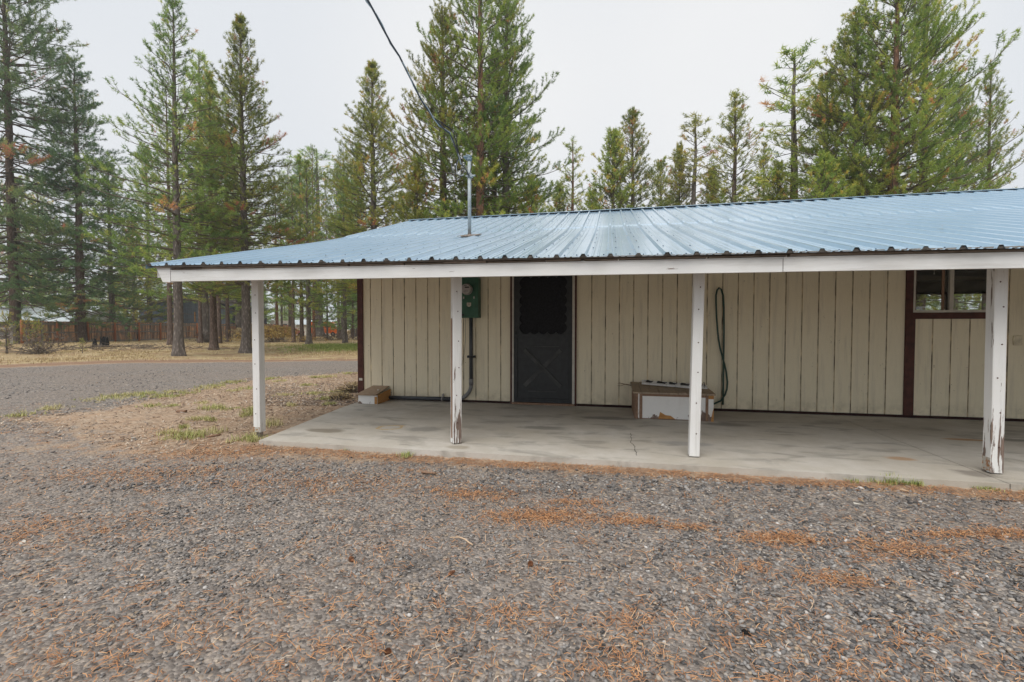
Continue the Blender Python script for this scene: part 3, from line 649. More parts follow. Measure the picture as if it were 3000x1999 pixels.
# meter box
ma0,ma1=-2.285,-1.985; mz0,mz1=1.345,1.965; MBk=WB-.14
mt=on_house('electric_meter_box',(ma0+ma1)/2,MBk,mz0); tag(mt,'green metal electric meter box on cream wall above the grey conduit','meter box')
hw=(ma1-ma0)/2; H_=mz1-mz0
MB().box(-hw,hw,0,.139,0,H_,0,.006).box(-hw-.004,hw+.004,-.006,.0,H_-.012,H_+.006).box(-hw-.003,hw+.003,-.004,.139,H_+.0065,H_+.012).build('enclosure',M['meter'],mt)
MB().box(-hw+.004,hw-.004,-.006,-.0005,.004,.345,0).build('cover',M['meter'],mt)
mr=MB().tube([(-.025,-.001,.44),(-.025,-.028,.44)],.085,28,0,True,False).tube([(-.025,-.028,.44),(-.025,-.034,.44)],.088,28,0,True,False); mo=mr.build('meter_ring',M['steel'],mt)
MB().tube([(-.025,-.035,.44),(-.025,-.095,.44),(-.025,-.112,.44)],[.082,.080,.072],28,0,True,False).build('meter_glass',simple('meter_face',(.42,.39,.38),.25,.6,0,.1,20),mt)
MB().box(-.035,.035,-.1155,-.113,.455,.475).box(-.05,.0,-.1155,-.113,.49,.497).box(-.05,.02,-.1155,-.113,.405,.409).build('meter_display',M['black'],mt)
MB().box(-.098,-.078,-.012,-.006,.295,.33).box(.07,.09,-.012,-.006,.295,.33).build('latch',M['steel'],mt)
lb=MB().box(-.035,.032,-.0085,-.0062,.185,.235).box(-.02,.018,-.0085,-.0062,.172,.185); lb.build('label',M['label'],mt)
lt=MB()
for i in range(4): lt.box(-.028+.002*i,.024-.004*(i%2),-.0095,-.0088,.195+i*.010,.198+i*.010)
lt.build('label_print',M['brown'],mt)
MB().box(-hw+.006,-hw+.066,-.009,-.0065,.028,.06).build('dark_plate',M['black'],mt)
MB().tube([(.0,.05,H_+.012),(.0,.05,H_+.05)],.035,14).tube([(0,.05,H_+.05),(0,.05,.9)],.029,14).build('riser_pipe',M['galv'],mt)
# conduit
ca,_=ob(1380,1000,WB-.06); cb=WB-.06
cd=on_house('conduit',ca,cb,0); tag(cd,'dark grey conduit bending from under the meter box to run left','conduit')
rr=.030; el=.30
MB().tube([(0,0,mz0+.002),(0,0,.37)],rr,14).build('vertical_pipe',M['pvc'],cd)
MB().tube([(0,0,.385),(0,0,.29)],rr+.005,14).tube([(0,0,.29)]+[(-el*.8+el*.8*math.cos(t),-.01*math.sin(t),.29-.235*math.sin(t)) for t in [i*PI/2/9 for i in range(1,10)]],rr,14).build('elbow',M['pvcl'],cd)
ax_=ob(1128,1172,cb-.03)[0]-ca
MB().tube([(-el*.8,-.01,.055),(-.7,-.018,.052),(ax_,-.03,.045)],rr,14).build('horizontal_pipe',M['pvc'],cd)
MB().box(-.055,.055,-.012,.058,.72,.745).box(-.06,-.03,-.02,.058,.715,.75).box(.03,.06,-.02,.058,.715,.75).tube([(0,0,.722),(0,0,.743)],rr+.006,14).build('pipe_clamp',M['black'],cd)
for x in (ob(1141,1172,cb)[0]-ca,ob(1297,1172,cb)[0]-ca):
    z=.05; MB().tube([(x-.011,-.02,z),(x+.011,-.02,z)],rr+.004,14).box(x-.012,x+.012,.0,.052,.08,.125).build('pipe_strap',M['steel'],cd)
tag(MB().tube([(0,0,0),(.006,-.003,-.35),(-.02,-.01,-.6),(-.07,-.02,-.82),(-.10,-.02,-.9)],.0025,5).build('thin_wire',M['black'],None,loc=W(ca-.105,WB-.03,mz0),rz=-TH),'thin black wire hanging down the wall from the meter box','wire')
# flood light
fl=on_house('flood_light',ob(1752,815,WB-.1)[0],WB,2.06); tag(fl,'twin flood light with motion sensor under porch roof right of door','light')
MB().box(-.06,.06,-.035,-.0,-.0,.12,0,.01).build('mount_plate',M['white_metal'],fl)
for s in (-1,1):
    MB().tube([(s*.03,-.05,.06),(s*.09,-.10,.03),(s*.125,-.13,.0)],[.02,.035,.055],14).tube([(s*.125,-.13,0),(s*.135,-.145,-.02)],[.055,.058],14).build('lamp_head',M['white_metal'],fl)
MB().box(-.035,.035,-.10,-.03,-.075,-.01,0,.008).box(-.03,.03,-.105,-.03,-.045,-.040).build('sensor',simple('sensor_plastic',(.42,.37,.35),.4),fl)
# outlet
oa,oz=ob(2979,998,WB)
ol=on_house('outlet_cover',oa,WB-.001,oz); tag(ol,'weatherproof electrical outlet painted like the wall, far right edge','outlet')
MB().box(-.045,.045,-.022,0,-.06,.06,0,.005).build('cover_plate',M['sid'],ol)
MB().box(-.028,.035,-.027,-.0225,.012,.045).box(-.028,.035,-.027,-.0225,-.045,-.008).build('socket_flap',M['sid'],ol)
# hose
HB=WB-.04
def hp(u,v,d=0): a,z=ob(u,v,HB-d); return (a,-d,z)
L1=[(2107,843.5),(2101,850),(2097.5,865),(2098,900),(2099.5,932),(2102,965),(2105,995),(2110,1022),(2116,1044),(2122,1066),(2127.5,1090),(2131,1120),(2129.5,1140),(2124.5,1156),(2111,1175),(2092,1183.5),(2085,1185)]
L2=[(2107,843.5),(2113,849),(2118.5,866),(2120.5,900),(2121,960),(2120.5,1012),(2119.5,1060),(2119,1102),(2118.5,1150),(2118,1186)]
a_,z_=ob(2107,843,HB)
ho=empty('garden_hose',W(a_,HB,0),-TH); tag(ho,'dark green garden hose hung in a long loop on the wall','hose')
def rel(L,dd): return [(hp(u,v,dd)[0]-a_,-dd-.0,hp(u,v,dd)[2]) for u,v in L]
full=list(reversed(rel(L2,.0)))+rel(L1,.012)[1:]
MB().tube(full,.0125,8).build('hose_tube',M['hose'],ho)
MB().tube([(0,.038,z_-.02),(0,-.02,z_-.02),(0,-.025,z_-.0)],.005,6).build('hook',M['steel'],ho)

# big wooden box
bx0,bx1,bf,bk=.345,1.295,6.13,6.93
bb=on_house('wooden_box',(bx0+bx1)/2,bf,0); tag(bb,'long wooden box with peeling white front and board lid by the wall','box')
hw=(bx1-bx0)/2; bh=.345; dep=bk-bf
MB().box(-hw,hw,.012,dep,.0,bh-.012).build('carcass',M['boxw'],bb)
MB().box(-hw+.085,hw-.095,-.004,.010,.012,bh-.045).build('front_panel',M['chip'],bb)
MB().box(-hw+.085,hw-.095,-.008,.010,bh-.044,bh-.014).box(-hw,-hw+.03,-.010,.01,0,bh-.014).box(-hw+.047,-hw+.083,-.010,.01,0,bh-.014).box(hw-.093,hw-.062,-.010,.01,0,bh-.014).box(-hw-.012,-hw-.001,.012,dep,0,bh-.014).build('frame_board',M['boxw'],bb)
MB().box(-hw+.031,-hw+.046,-.006,.01,0.002,bh-.016).box(hw-.061,hw,-.006,.01,0.002,bh-.060).build('corner_strip',M['chip'],bb)
MB().box(hw-.06,hw+.002,-.009,.01,bh-.059,bh-.014).prism([(hw-.03,.0),(hw+.002,.0),(hw+.002,.17),(hw-.012,.12)],'y',-.0085,-.0062).prism([(-.19,.013),(.02,.013),(-.04,.055),(-.10,.06),(-.17,.10)],'y',-.0062,-.0042).build('raw_patch',M['orange_wood'],bb)
ld=MB(); n=9; wdt=(2*hw+.06)/n
for k in range(n):
    x0=-hw-.035+k*wdt; s=.004*math.sin(k*3.1)
    ld.add([(x0,-.035+s,bh-.012),(x0+wdt-.007,-.035+s,bh-.012),(x0+wdt-.007,dep-.0,bh+.026),(x0,dep-.0,bh+.026),(x0,-.035+s,bh+.007),(x0+wdt-.007,-.035+s,bh+.007),(x0+wdt-.007,dep-.0,bh+.045),(x0,dep-.0,bh+.045)],[(0,3,2,1),(4,5,6,7),(0,1,5,4),(1,2,6,5),(2,3,7,6),(3,0,4,7)])
ld.build('lid',M['lid'],bb)
# twigs sticking out at left
tag(MB().tube([(0,0,0),(-.10,-.02,.02),(-.2,-.03,.03)],[.008,.004,.002],5).tube([(-.09,-.02,.02),(-.15,.0,-.01),(-.2,.0,-.005)],[.004,.003,.002],5).tube([(-.02,0,0),(-.14,-.05,.035),(-.19,-.05,.05)],[.004,.002,.0015],5).build('dry_twig',M['boxw'],None,loc=W(bx0-.02,6.85,.345),rz=-TH),'dry forked twig sticking out behind left end of the wooden box lid','twig')
# hook board lying on lid
ua,ub_=ob(1878,1118,6.72)[0],ob(2064,1128,6.72)[0]
hb=on_house('hook_board',ua,6.58,bh+.075); tag(hb,'weathered white board with black hooks lying on the wooden box','board')
hb.rotation_euler=(R(20),R(3.2),-TH-R(3))
Lb=ub_-ua+.0
MB().box(0,Lb,-.055,.055,.002,.022,0,.002).build('board',M['white'],hb)
for k,(t,sx) in enumerate(((.11,.9),(.30,1.35),(.47,1),(.66,1.3),(.88,.6))):
    x=Lb*t; hk=MB(); w2=.04*sx
    hk.box(x-w2,x+w2,-.018,.018,.0225,.030); hk.tube([(x-w2*.9,-.01,.03),(x-w2*.8,-.02,.052),(x+w2*.1,-.022,.05),(x+w2*.3,-.01,.034),(x+w2*1.2,-.012,.036),(x+w2*1.3,-.018,.045)],.0075,6)
    hk.build('hook',M['black'],hb)
MB().tube([(Lb-.03,0,.02),(Lb-.05,.0,.085)],.006,6).build('bent_nail',M['black'],hb)
# small wooden box
sx0,sx1,sf=-3.845,-3.52,6.455
sb=on_house('small_wooden_box',(sx0+sx1)/2,sf,0); tag(sb,'small wooden box with tilted plywood lid at the wall corner','box')
hw=(sx1-sx0)/2; sh_=.135
MB().box(-hw,hw,0,.016,0.001,sh_).build('front_panel',M['chip'],sb)
MB().box(-hw,-hw+.016,.0165,.47,0.001,sh_).box(hw-.016,hw,.0165,.45,0.001,sh_+.0).prism([(.0165,sh_),(.45,sh_),(.45,sh_+.045),(.30,sh_+.03)],'x',hw-.015,hw-.001).build('side_panel',M['orange_wood'],sb)
MB().box(hw-.045,hw+.001,-.002,.001,.003,sh_-.02).build('raw_patch',M['orange_wood'],sb)
MB().box(-hw+.017,hw-.017,.017,.45,.002,.06).build('inner_packing',M['boxw'],sb)
MB().add([(-hw-.025,-.03,sh_+.001),(hw-.005,-.03,sh_+.001),(hw-.05,.49,sh_+.075),(-hw-.01,.49,sh_+.075),(-hw-.025,-.03,sh_+.017),(hw-.005,-.03,sh_+.017),(hw-.05,.49,sh_+.091),(-hw-.01,.49,sh_+.091)],[(0,3,2,1),(4,5,6,7),(0,1,5,4),(1,2,6,5),(2,3,7,6),(3,0,4,7)]).build('lid',wood('plywood_lid',(.27,.19,.13),(.40,.30,.21),(1.2,5,5)),sb)
MB().box(hw-.11,hw-.08,.20,.225,sh_+.052,sh_+.064,0,.003).build('paint_fleck',M['white_metal'],sb)

# ------------------------------------------------------------------ service mast
mb_=6.97-.08; mp=-2.151
ms=on_house('service_mast',mp,mb_,roofz(mb_,mp)); tag(ms,'grey steel service mast with weatherhead and cable loops on blue roof','mast')
mh=3.885-roofz(mb_,mp)
MB().tube([(0,0,-.02),(0,0,mh-.07)],.0275,16).build('mast_pipe',M['galv'],ms)
MB().tube([(0,0,.04),(0,0,.0),(0,0,-.0)],[.034,.045,.07],14).add([(-.16,-.13,-.018),(.13,-.13,-.018),(.16,.12,.052),(-.13,.12,.052),(-.16,-.13,-.006),(.13,-.13,-.006),(.16,.12,.064),(-.13,.12,.064)],[(0,3,2,1),(4,5,6,7),(0,1,5,4),(1,2,6,5),(2,3,7,6),(3,0,4,7)]).build('roof_flashing',simple('old_flashing_sealant',(.24,.20,.17),.85,.2,0,.3,30),ms)
MB().tube([(0,0,mh-.09),(0,0,mh-.05)],[.034,.045],14).box(-.09,.035,-.05,.05,mh-.05,mh-.015,0,.012).tube([(-.025,0,mh-.02),(-.025,0,mh)],[.055,.035],14).build('weatherhead',simple('weatherhead_paint',(.22,.30,.35),.5),ms)
MB().box(-.05,.09,-.04,-.028,mh-.34,mh-.32).box(.03,.05,-.045,.02,mh-.35,mh-.30).tube([(.05,-.02,mh-.33),(.10,-.02,mh-.325)],.014,8).tube([(0,0,mh-.35),(0,0,mh-.31)],.034,14).build('mast_bracket',M['galv'],ms)
def cable(L,r,name,mat,parent=ms,b_=mb_-.06,n=8):
    P=[]
    for u,v in L: a,z=ob(u,v,b_); P.append((a-mp,b_-mb_,z-ms.location.z))
    # smooth
    for _ in range(2):
        Q=[P[0]]
        for i in range(len(P)-1):
            p,q=P[i],P[i+1]; Q+=[tuple(.75*p[k]+.25*q[k] for k in range(3)),tuple(.25*p[k]+.75*q[k] for k in range(3))]
        Q.append(P[-1]); P=Q
    return MB().tube(P,r,n).build(name,mat,parent)
def z4(x,y): return (1250+x/4.48,400+y/4.48)
cable([z4(*p) for p in ((322,350),(325,430),(355,520),(390,565),(430,560),(460,500),(470,400),(440,300))],.006,'cable_loop',M['pvc'])
cable([z4(*p) for p in ((325,360),(335,430),(375,480),(430,515),(480,510),(492,440),(485,380))],.005,'cable_loop',M['pvcl'])
cable([z4(*p) for p in ((450,245),(405,310),(380,390),(370,470),(385,540))],.007,'cable_loop',M['black'],b_=mb_-.10)
cable([z4(*p) for p in ((440,260),(410,320),(385,400),(400,480),(440,515),(485,505))],.006,'cable_loop',M['galv'])
cable([z4(*p) for p in ((525,300),(500,370),(480,430),(500,470),(545,510),(560,535))],.006,'cable_loop',M['black'],b_=mb_-.08)
cable([z4(*p) for p in ((590,290),(600,340),(585,420),(560,500),(550,530))],.006,'cable_loop',M['black'],b_=mb_-.05)
for (x,y,dx,dy) in ((322,330,0,-28),(450,245,12,-22),(586,250,3,-24)):
    cable([z4(x,y),z4(x+dx,y+dy)],.015,'wire_connector',M['white_metal'],b_=mb_-.08)
# service drop cable
dp=[(1374,515,6.70),(1366,498,6.7),(1352,480,6.68),(1344,462,6.65),(1335,432,6.6),(1326,408,6.55),(1318,392,6.5),(1300,378,6.4),(1291,368,6.35),(1270,345,6.2),(1248,315,6.05),(1232,290,5.95),(1215,255,5.8),(1190,205,5.6),(1170,165,5.45),(1147,130,5.3),(1120,80,5.1),(1098,38,4.95),(1077,0,4.8)]
P=[pt(u,v,y) for u,v,y in dp]; e=P[-1]-P[-2]; P+=[P[-1]+e*2,P[-1]+e*5,P[-1]+e*10]
base=P[0].copy(); Pr=[p-base for p in P]
dc_=empty('service_drop_cable',base); tag(dc_,'overhead power cable sagging down from the sky to the roof mast','cable')
MB().tube(Pr,.011,8).build('cable',M['pvc'],dc_)
r=random.Random(2); tw=[p+Vector((.016*math.cos(i*1.9),.016*math.sin(i*1.9),.012*math.sin(i*1.3))) for i,p in enumerate(Pr)]
MB().tube(tw,.007,6).build('neutral_wire',M['galv'],dc_)
MB().tube([Pr[3],Pr[4]+Vector((.03,0,.02)),Pr[6]+Vector((.05,0,.02)),Pr[7]+Vector((.045,0,.03)),Pr[9]],.006,6).tube([Pr[3],Pr[4]+Vector((.015,0,0)),Pr[6]+Vector((.10,0,.0)),Pr[7]+Vector((.09,0,.01)),Pr[9]],.005,6).build('spliced_lead',M['black'],dc_)

# ================================================================== TREES
def unit(v): return v/(np.linalg.norm(v,axis=-1,keepdims=True)+1e-9)
def tubes_np(paths,radii,n):
    """many short tubes -> V,F"""
    Vs=[];Fs=[];off=0
    ang=np.arange(n)*2*PI/n; ca,sa=np.cos(ang),np.sin(ang)
    for P,rr in zip(paths,radii):
        P=np.asarray(P,float); k=len(P); d=np.gradient(P,axis=0); d=unit(d)
        ref=np.where(np.abs(d[:,2:3])<.9,np.array([[0,0,1.]]),np.array([[1.,0,0]]))
        x=unit(np.cross(ref,d)); y=np.cross(d,x); rr=np.asarray(rr)[:,None,None]
        V=P[:,None,:]+(x[:,None,:]*ca[None,:,None]+y[:,None,:]*sa[None,:,None])*rr
        Vs.append(V.reshape(-1,3)); i=np.arange(k-1)[:,None]*n; j=np.arange(n)[None,:]; j2=(j+1)%n
        Fs.append(np.stack([i+j,i+j2,i+n+j2,i+n+j],-1).reshape(-1,4)+off); off+=k*n
    return np.concatenate(Vs),np.concatenate(Fs)
def needles_np(C,D,tint,rs,per,length,width,spread):
    m=len(C); C=np.repeat(C,per,0); D=np.repeat(D,per,0); tt=np.repeat(tint,per)
    d=unit(D*.75+rs.normal(size=C.shape)*spread); L=length*(.65+.6*rs.rand(len(C)))[:,None]
    s=unit(np.cross(d,rs.normal(size=C.shape)))*width/2
    st=C+rs.normal(size=C.shape)*length*.12
    V=np.stack([st-s,st+s,st+d*L],1).reshape(-1,3); F=np.arange(len(V)).reshape(-1,3)
    return V,F,np.clip(tt+rs.normal(size=len(tt))*.06,0,1)
def pine(seed,H,RR,r0,cb=.25,step=.38,nb=5,p=.9,top=50,low=-8,gap=.12,tw=.26,per=11,nl=.17,nw=.021,clump=1.0,lowfade=.35,dead=0,lean=0,rust=.015,tintc=.45,bushy=1.,upt=35,split=False,snag=0):
    rs=np.random.RandomState(seed)
    nz=16; hz=np.linspace(0,1,nz)**1.0*H
    wob=np.cumsum(rs.normal(size=(nz,2))*.012*H/16,0); wob-=wob[0]; wob[:,0]+=lean*hz
    TP=np.column_stack([wob,hz]); tr_=r0*(1-hz/H)**.85+.012; 
    flare=r0*.65*np.exp(-hz/.45); TP0=[TP[0]-np.array([0,0,.25])]
    # denser near base
    Pt=[];Rt=[]
    for z in list(np.array([-.25,0,.15,.35,.7,1.2]))+list(hz[hz>1.6]):
        Pt.append([np.interp(z,hz,TP[:,0]),np.interp(z,hz,TP[:,1]),z]); Rt.append(np.interp(z,hz,tr_)+r0*.55*math.exp(-max(z,0)/.35))
    tv,tf=tubes_np([Pt],[Rt],12)
    a=np.arctan2(tv[:,1],tv[:,0]); lowm=np.exp(-np.clip(tv[:,2],0,9)/.5); 
    rad=1+.16*lowm*np.sin(a*3+seed)+.05*np.sin(a*5+tv[:,2]*2); c=np.column_stack([np.interp(tv[:,2],hz,TP[:,0]),np.interp(tv[:,2],hz,TP[:,1])])
    tv[:,:2]=c+(tv[:,:2]-c)*rad[:,None]
    BP=[];BR_=[];TPs=[];TR=[];C=[];D=[];T=[]
    z=cb*H; ph=rs.rand()*6
    while z<H*.985:
        t=(z-cb*H)/(H*(1-cb)); n=max(2,int(round(nb*(.75+.5*rs.rand())))); ph+=rs.rand()*2
        prof=(1-t)**p*min(1,lowfade+(t/.22)*(1-lowfade)) if t<.22 else (1-t)**p
        for k in range(n):
            if rs.rand()<gap: continue
            az=ph+k*2*PI/n+rs.normal()*.3; L=RR*prof*(.5+.7*rs.rand())*(1.25 if rs.rand()<.12 else 1)+.16
            el=R(low+(top-low)*t**1.3+rs.normal()*7); zz=z+rs.normal()*step*.3; zz=min(zz,H*.99)
            ns_=max(3,int(L/.32)+1); pts=[np.array([np.interp(zz,hz,TP[:,0]),np.interp(zz,hz,TP[:,1]),zz])]; e_=el; aa=az
            for i in range(ns_):
                q=i/ns_; e_=el-R(10)*math.sin(q*PI)*(1-t)+R(upt)*max(0,q-.45); aa+=rs.normal()*.07
                pts.append(pts[-1]+np.array([math.cos(aa)*math.cos(e_),math.sin(aa)*math.cos(e_),math.sin(e_)])*L/ns_)
            pts=np.array(pts); br=max(.006,min(.05,.011*L+.004))
            BP.append(pts); BR_.append(np.linspace(br,.005,len(pts)))
            if rs.rand()<dead*(1-t)**2: 
                # bare branch with a few bare twigs
                for q in (.4,.6,.8):
                    b_=pts[int(q*(len(pts)-1))]; dd=unit((pts[-1]-pts[0])+rs.normal(size=3)*L*.5); TPs.append(np.array([b_,b_+dd*.25*L])); TR.append([.006,.003])
                continue
            bt=tintc+rs.normal()*.14; 
            if rs.rand()<rust: bt=.985
            nt_=max(2,int(L*bushy/tw)); dirb=unit(pts[-1]-pts[0])
            for j in range(nt_+1):
                q=.22+.78*(j/nt_)**.8 if nt_ else 1; q=min(q,1)
                if L<.7: q=max(.12,q)
                fi=q*(len(pts)-1); i0=int(min(fi,len(pts)-2)); b_=pts[i0]+(pts[i0+1]-pts[i0])*(fi-i0)
                loc=unit(pts[i0+1]-pts[i0]); side=unit(np.cross(loc,[0,0,1.])); sgn=1 if j%2 else -1
                l2=max(.12,(.42*L*(1.12-q)+.10)*(.6+.6*rs.rand())) if j<nt_ else .12
                dd=unit(loc*.85+side*sgn*(.75 if j<nt_ else 0)+np.array([0,0,.30+.35*t])+rs.normal(size=3)*.22)
                p0=b_; p1=b_+dd*l2*.55; p2=p1+unit(dd+np.array([0,0,.35]))*l2*.45
                if l2>.2: TPs.append(np.array([p0,p1,p2])); TR.append([.007,.005,.003])
                tj=rs.normal()*.15
                npn=max(1,int(l2/(.15*clump))); 
                for w_ in range(npn+1):
                    s=.5+.5*w_/max(1,npn); pos=p0+(p1-p0)*min(1,s/.55) if s<.55 else p1+(p2-p1)*((s-.55)/.45)
                    C.append(pos); D.append(unit(dd+np.array([0,0,.45]))); T.append(bt+tj+.12*(q-.6))
        z+=step*(.7+.6*rs.rand())*(1-.45*t)
    # leader
    for s in np.linspace(0,.5,6): C.append(TP[-1]-[0,0,s]); D.append(np.array([0,0,1.])); T.append(tintc)
    for k in range(snag):
        zz=rs.uniform(.12,cb+.1)*H; az=rs.rand()*6.28; L=rs.uniform(.3,1.2); b_=np.array([np.interp(zz,hz,TP[:,0]),np.interp(zz,hz,TP[:,1]),zz])
        e=b_+np.array([math.cos(az),math.sin(az),rs.uniform(-.5,.2)])*L; BP.append(np.array([b_,(b_+e)/2+[0,0,.05],e])); BR_.append([.014,.009,.004])
    bv,bf_=tubes_np(BP,BR_,4); 
    if TPs:
        v2,f2=tubes_np(TPs,TR,3); bv2=np.concatenate([bv,v2]); bf2=np.concatenate([bf_,f2+len(bv)])
    else: bv2,bf2=bv,bf_
    C=np.array(C);D=np.array(D);T=np.array(T)
    nv,nf,ntn=needles_np(C,D,T,rs,int(per*1.15),nl*.82,nw*.9,.85)
    return dict(H=H,t=(tv,tf),b=(bv2,bf2),c=(nv,nf,ntn),n=len(nf))
ARCH={}
def arch(key,**k):
    d=pine(**k); ARCH[key]=d
    return d
def arch_meshes(key,barkm,folm):
    d=ARCH[key]; ck=(key,barkm,folm)
    if ck not in MESHC:
        MESHC[ck]=(mesh_np('trunk',d['t'][0],d['t'][1],[M[barkm]],smooth=True),mesh_np('branches',d['b'][0],d['b'][1],[M['limb']],smooth=True),
                   mesh_np('crown',d['c'][0],d['c'][1],[M[folm]],attrs={'tint':('FACE',d['c'][2])}))
    return MESHC[ck]
MESHC={}
arch('tall',seed=11,H=16.0,RR=3.0,r0=.17,cb=.22,step=.36,nb=5,p=.78,top=58,low=-2,gap=.18,rust=.03,tintc=.42,lowfade=.8,snag=10,per=10)
arch('cone',seed=5,H=17.0,RR=3.2,r0=.19,cb=.20,step=.30,nb=6,p=.85,top=62,low=0,gap=.08,tintc=.5,rust=.02,snag=12,lowfade=.7)
arch('old',seed=21,H=24.0,RR=5.0,r0=.36,cb=.10,step=.50,nb=6,p=.62,top=35,low=-14,gap=.12,tintc=.38,tw=.30,nl=.24,nw=.03,clump=1.5,per=12,dead=.35,lowfade=.8,upt=20,snag=14)
arch('old2',seed=33,H=26.0,RR=5.6,r0=.26,cb=.10,step=.50,nb=6,p=.5,top=38,low=-16,gap=.06,tintc=.40,tw=.33,nl=.25,nw=.03,clump=1.6,per=12,dead=.3,lowfade=.8,upt=45,snag=14)
arch('broad',seed=8,H=20.0,RR=4.6,r0=.30,cb=.16,step=.42,nb=6,p=.62,top=55,low=-2,gap=.1,tintc=.5,tw=.28,nl=.185,nw=.025,clump=1.15,per=13,lowfade=.8,upt=50,rust=.012)
arch('broad2',seed=17,H=22.0,RR=4.2,r0=.30,cb=.18,step=.46,nb=6,p=.7,top=58,low=-4,gap=.12,tintc=.45,tw=.28,nl=.185,nw=.025,clump=1.15,per=13,lowfade=.8,upt=50,dead=.1,rust=.01)
arch('mid',seed=41,H=12.0,RR=2.6,r0=.15,cb=.12,step=.32,nb=5,p=.72,top=58,low=0,gap=.12,tintc=.5,nl=.17,nw=.022,lowfade=.8)
arch('mid2',seed=43,H=13.0,RR=2.3,r0=.14,cb=.14,step=.36,nb=5,p=.75,top=60,low=5,gap=.2,tintc=.55,nl=.18,nw=.022,per=9,lowfade=.8,upt=50)
arch('young',seed=47,H=9.0,RR=2.1,r0=.10,cb=.06,step=.26,nb=6,p=.8,top=62,low=8,gap=.05,tintc=.6,nl=.15,nw=.022,lowfade=.85)
arch('thin',seed=51,H=11.0,RR=1.35,r0=.10,cb=.15,step=.38,nb=4,p=.65,top=50,low=0,gap=.22,tintc=.55,per=9,lowfade=.85)
arch('pole',seed=55,H=13.0,RR=1.7,r0=.11,cb=.38,step=.36,nb=4,p=.6,top=45,low=-5,gap=.25,tintc=.42,per=9,dead=.2,snag=22,lowfade=.9)
arch('sap',seed=61,H=1.6,RR=.55,r0=.02,cb=.15,step=.2,nb=4,p=.8,top=60,low=20,gap=.2,tintc=.6,per=7,nl=.09,nw=.012,tw=.2)
def tree(key,u,y,label,vtop=None,H=None,bark_='bark_grey',fol='fol',rz=0,kind='pine_tree',group=None,wide=1.,x=None,cat='tree',red=None):
    x=(u-1500)/FPX*y if x is None else x; zb=float(gz_(x,y)) if math.hypot(x,y)<60 else -.05
    if H is None: H=pt(u,vtop,y).z-zb
    s=H/ARCH[key]['H']
    o=empty(kind,(x,y,zb),rz); o.scale=(s*wide,s*wide,s); tag(o,label,cat,group)
    t,b,c=arch_meshes(key,bark_,fol)
    for nm,me in (('trunk',t),('branches',b),('crown',c)): link(nm,me,o)
    return o
# left side, near row
tree('tall',523,20.0,'tall sparse pine standing nearest the gravel drive, left of the porch roof corner',vtop=-8,rz=1.1,wide=1.1)
tree('cone',720,23.2,'tall conical pine with pale grey trunk just left of the first porch post',vtop=48,rz=.4,wide=1.12)
tree('cone',627,26.2,'red-brown trunked pine right behind the fascia corner, between the grey trunk and the sparse pine',vtop=215,bark_='bark_brown',rz=2.5,wide=1.05)
tree('pole',500,33,'thin brown trunked pine just left of the sparse tall pine',vtop=250,bark_='bark_brown',rz=.9)
tree('old',238,39.5,'massive old pine with dark double trunk behind the wooden fence',vtop=172,bark_='bark_brown',fol='folb',rz=.3,wide=.96)
tree('old2',46,37.5,'huge old pine at the left picture edge next to the log rail',vtop=-330,bark_='bark_brown',fol='folb',rz=2.2,wide=.93)
tree('pole',587,40,'slim dark trunk before the fence, right of the sparse tall pine',vtop=430,bark_='bark_brown',rz=3.0)
tree('pole',641,39.5,'dark trunk half hidden behind the red-brown one',vtop=330,bark_='bark_brown',rz=4.1)
tree('pole',668,43,'slim leaning dark trunk between the red-brown and pale grey trunks',vtop=400,bark_='bark_brown',rz=1.7)
tree('mid',330,46,'dense dark green pine behind the fence, right of the massive old one',vtop=480,fol='folb',rz=.4,wide=1.2)
tree('young',395,58,'pale green young pine far behind the fence left of the grey house',vtop=640,fol='foly',rz=.2,wide=1.3)
tree('mid2',120,62,'far pine glimpsed between the two massive old pines',vtop=500,fol='foly',rz=2.)
tree('mid',440,62,'dark pine beyond the grey house wall',vtop=430,fol='fol',rz=5.)
tree('mid2',600,44,'open green pine filling the gap behind the two tall cone pines',vtop=160,fol='foly',rz=2.8,wide=1.3)
# right of the first post
tree('pole',860,39.5,'straight dark slim trunk left of the thicker brown trunk seen under the porch',vtop=520,bark_='bark_brown',rz=.5,wide=1.1)
tree('cone',884,41,'thick brown trunked pine seen under the porch, left of the orange van',vtop=455,bark_='bark_brown',rz=1.5,wide=.9)
tree('pole',812,48,'leaning reddish trunk in front of the fence end',vtop=520,bark_='bark_red',rz=2.3)
tree('pole',826,46,'thin leaning trunk beside the golden bush',vtop=500,bark_='bark_grey',rz=5.3,wide=.7)
tree('pole',850,68,'dark trunked pine at the far fence corner',vtop=470,bark_='bark_brown',rz=4.4)
tree('pole',905,42,'very thin sapling trunk right of the thick brown trunk',vtop=610,rz=.1,wide=.5)
tree('pole',920,46,'orange-tinted thin trunk in front of the orange van body',vtop=430,bark_='bark_red',rz=.9,wide=.8)
tree('pole',934,70,'broad grey-brown trunk half hiding the middle of the orange van',vtop=440,bark_='bark_grey',rz=1.9,wide=2.6)
tree('pole',959,44,'thin dark trunk in front of the orange van door',vtop=520,rz=2.7,wide=.6)
tree('pole',992,62,'dark trunk just right of the orange van nose',vtop=480,bark_='bark_brown',rz=3.1)
tree('pole',1003,55,'slender straight trunk second right of the orange van',vtop=450,rz=3.9,wide=.8)
tree('pole',1011,50,'slender dark trunk third right of the orange van',vtop=430,bark_='bark_brown',rz=4.6,wide=.8)
tree('pole',1036,66,'far trunk leaning left near the brown wall corner trim',vtop=500,rz=5.2)
tree('cone',1052,47,'dark trunk partly hidden by the brown wall corner trim',vtop=420,bark_='bark_brown',rz=5.9,wide=.8)
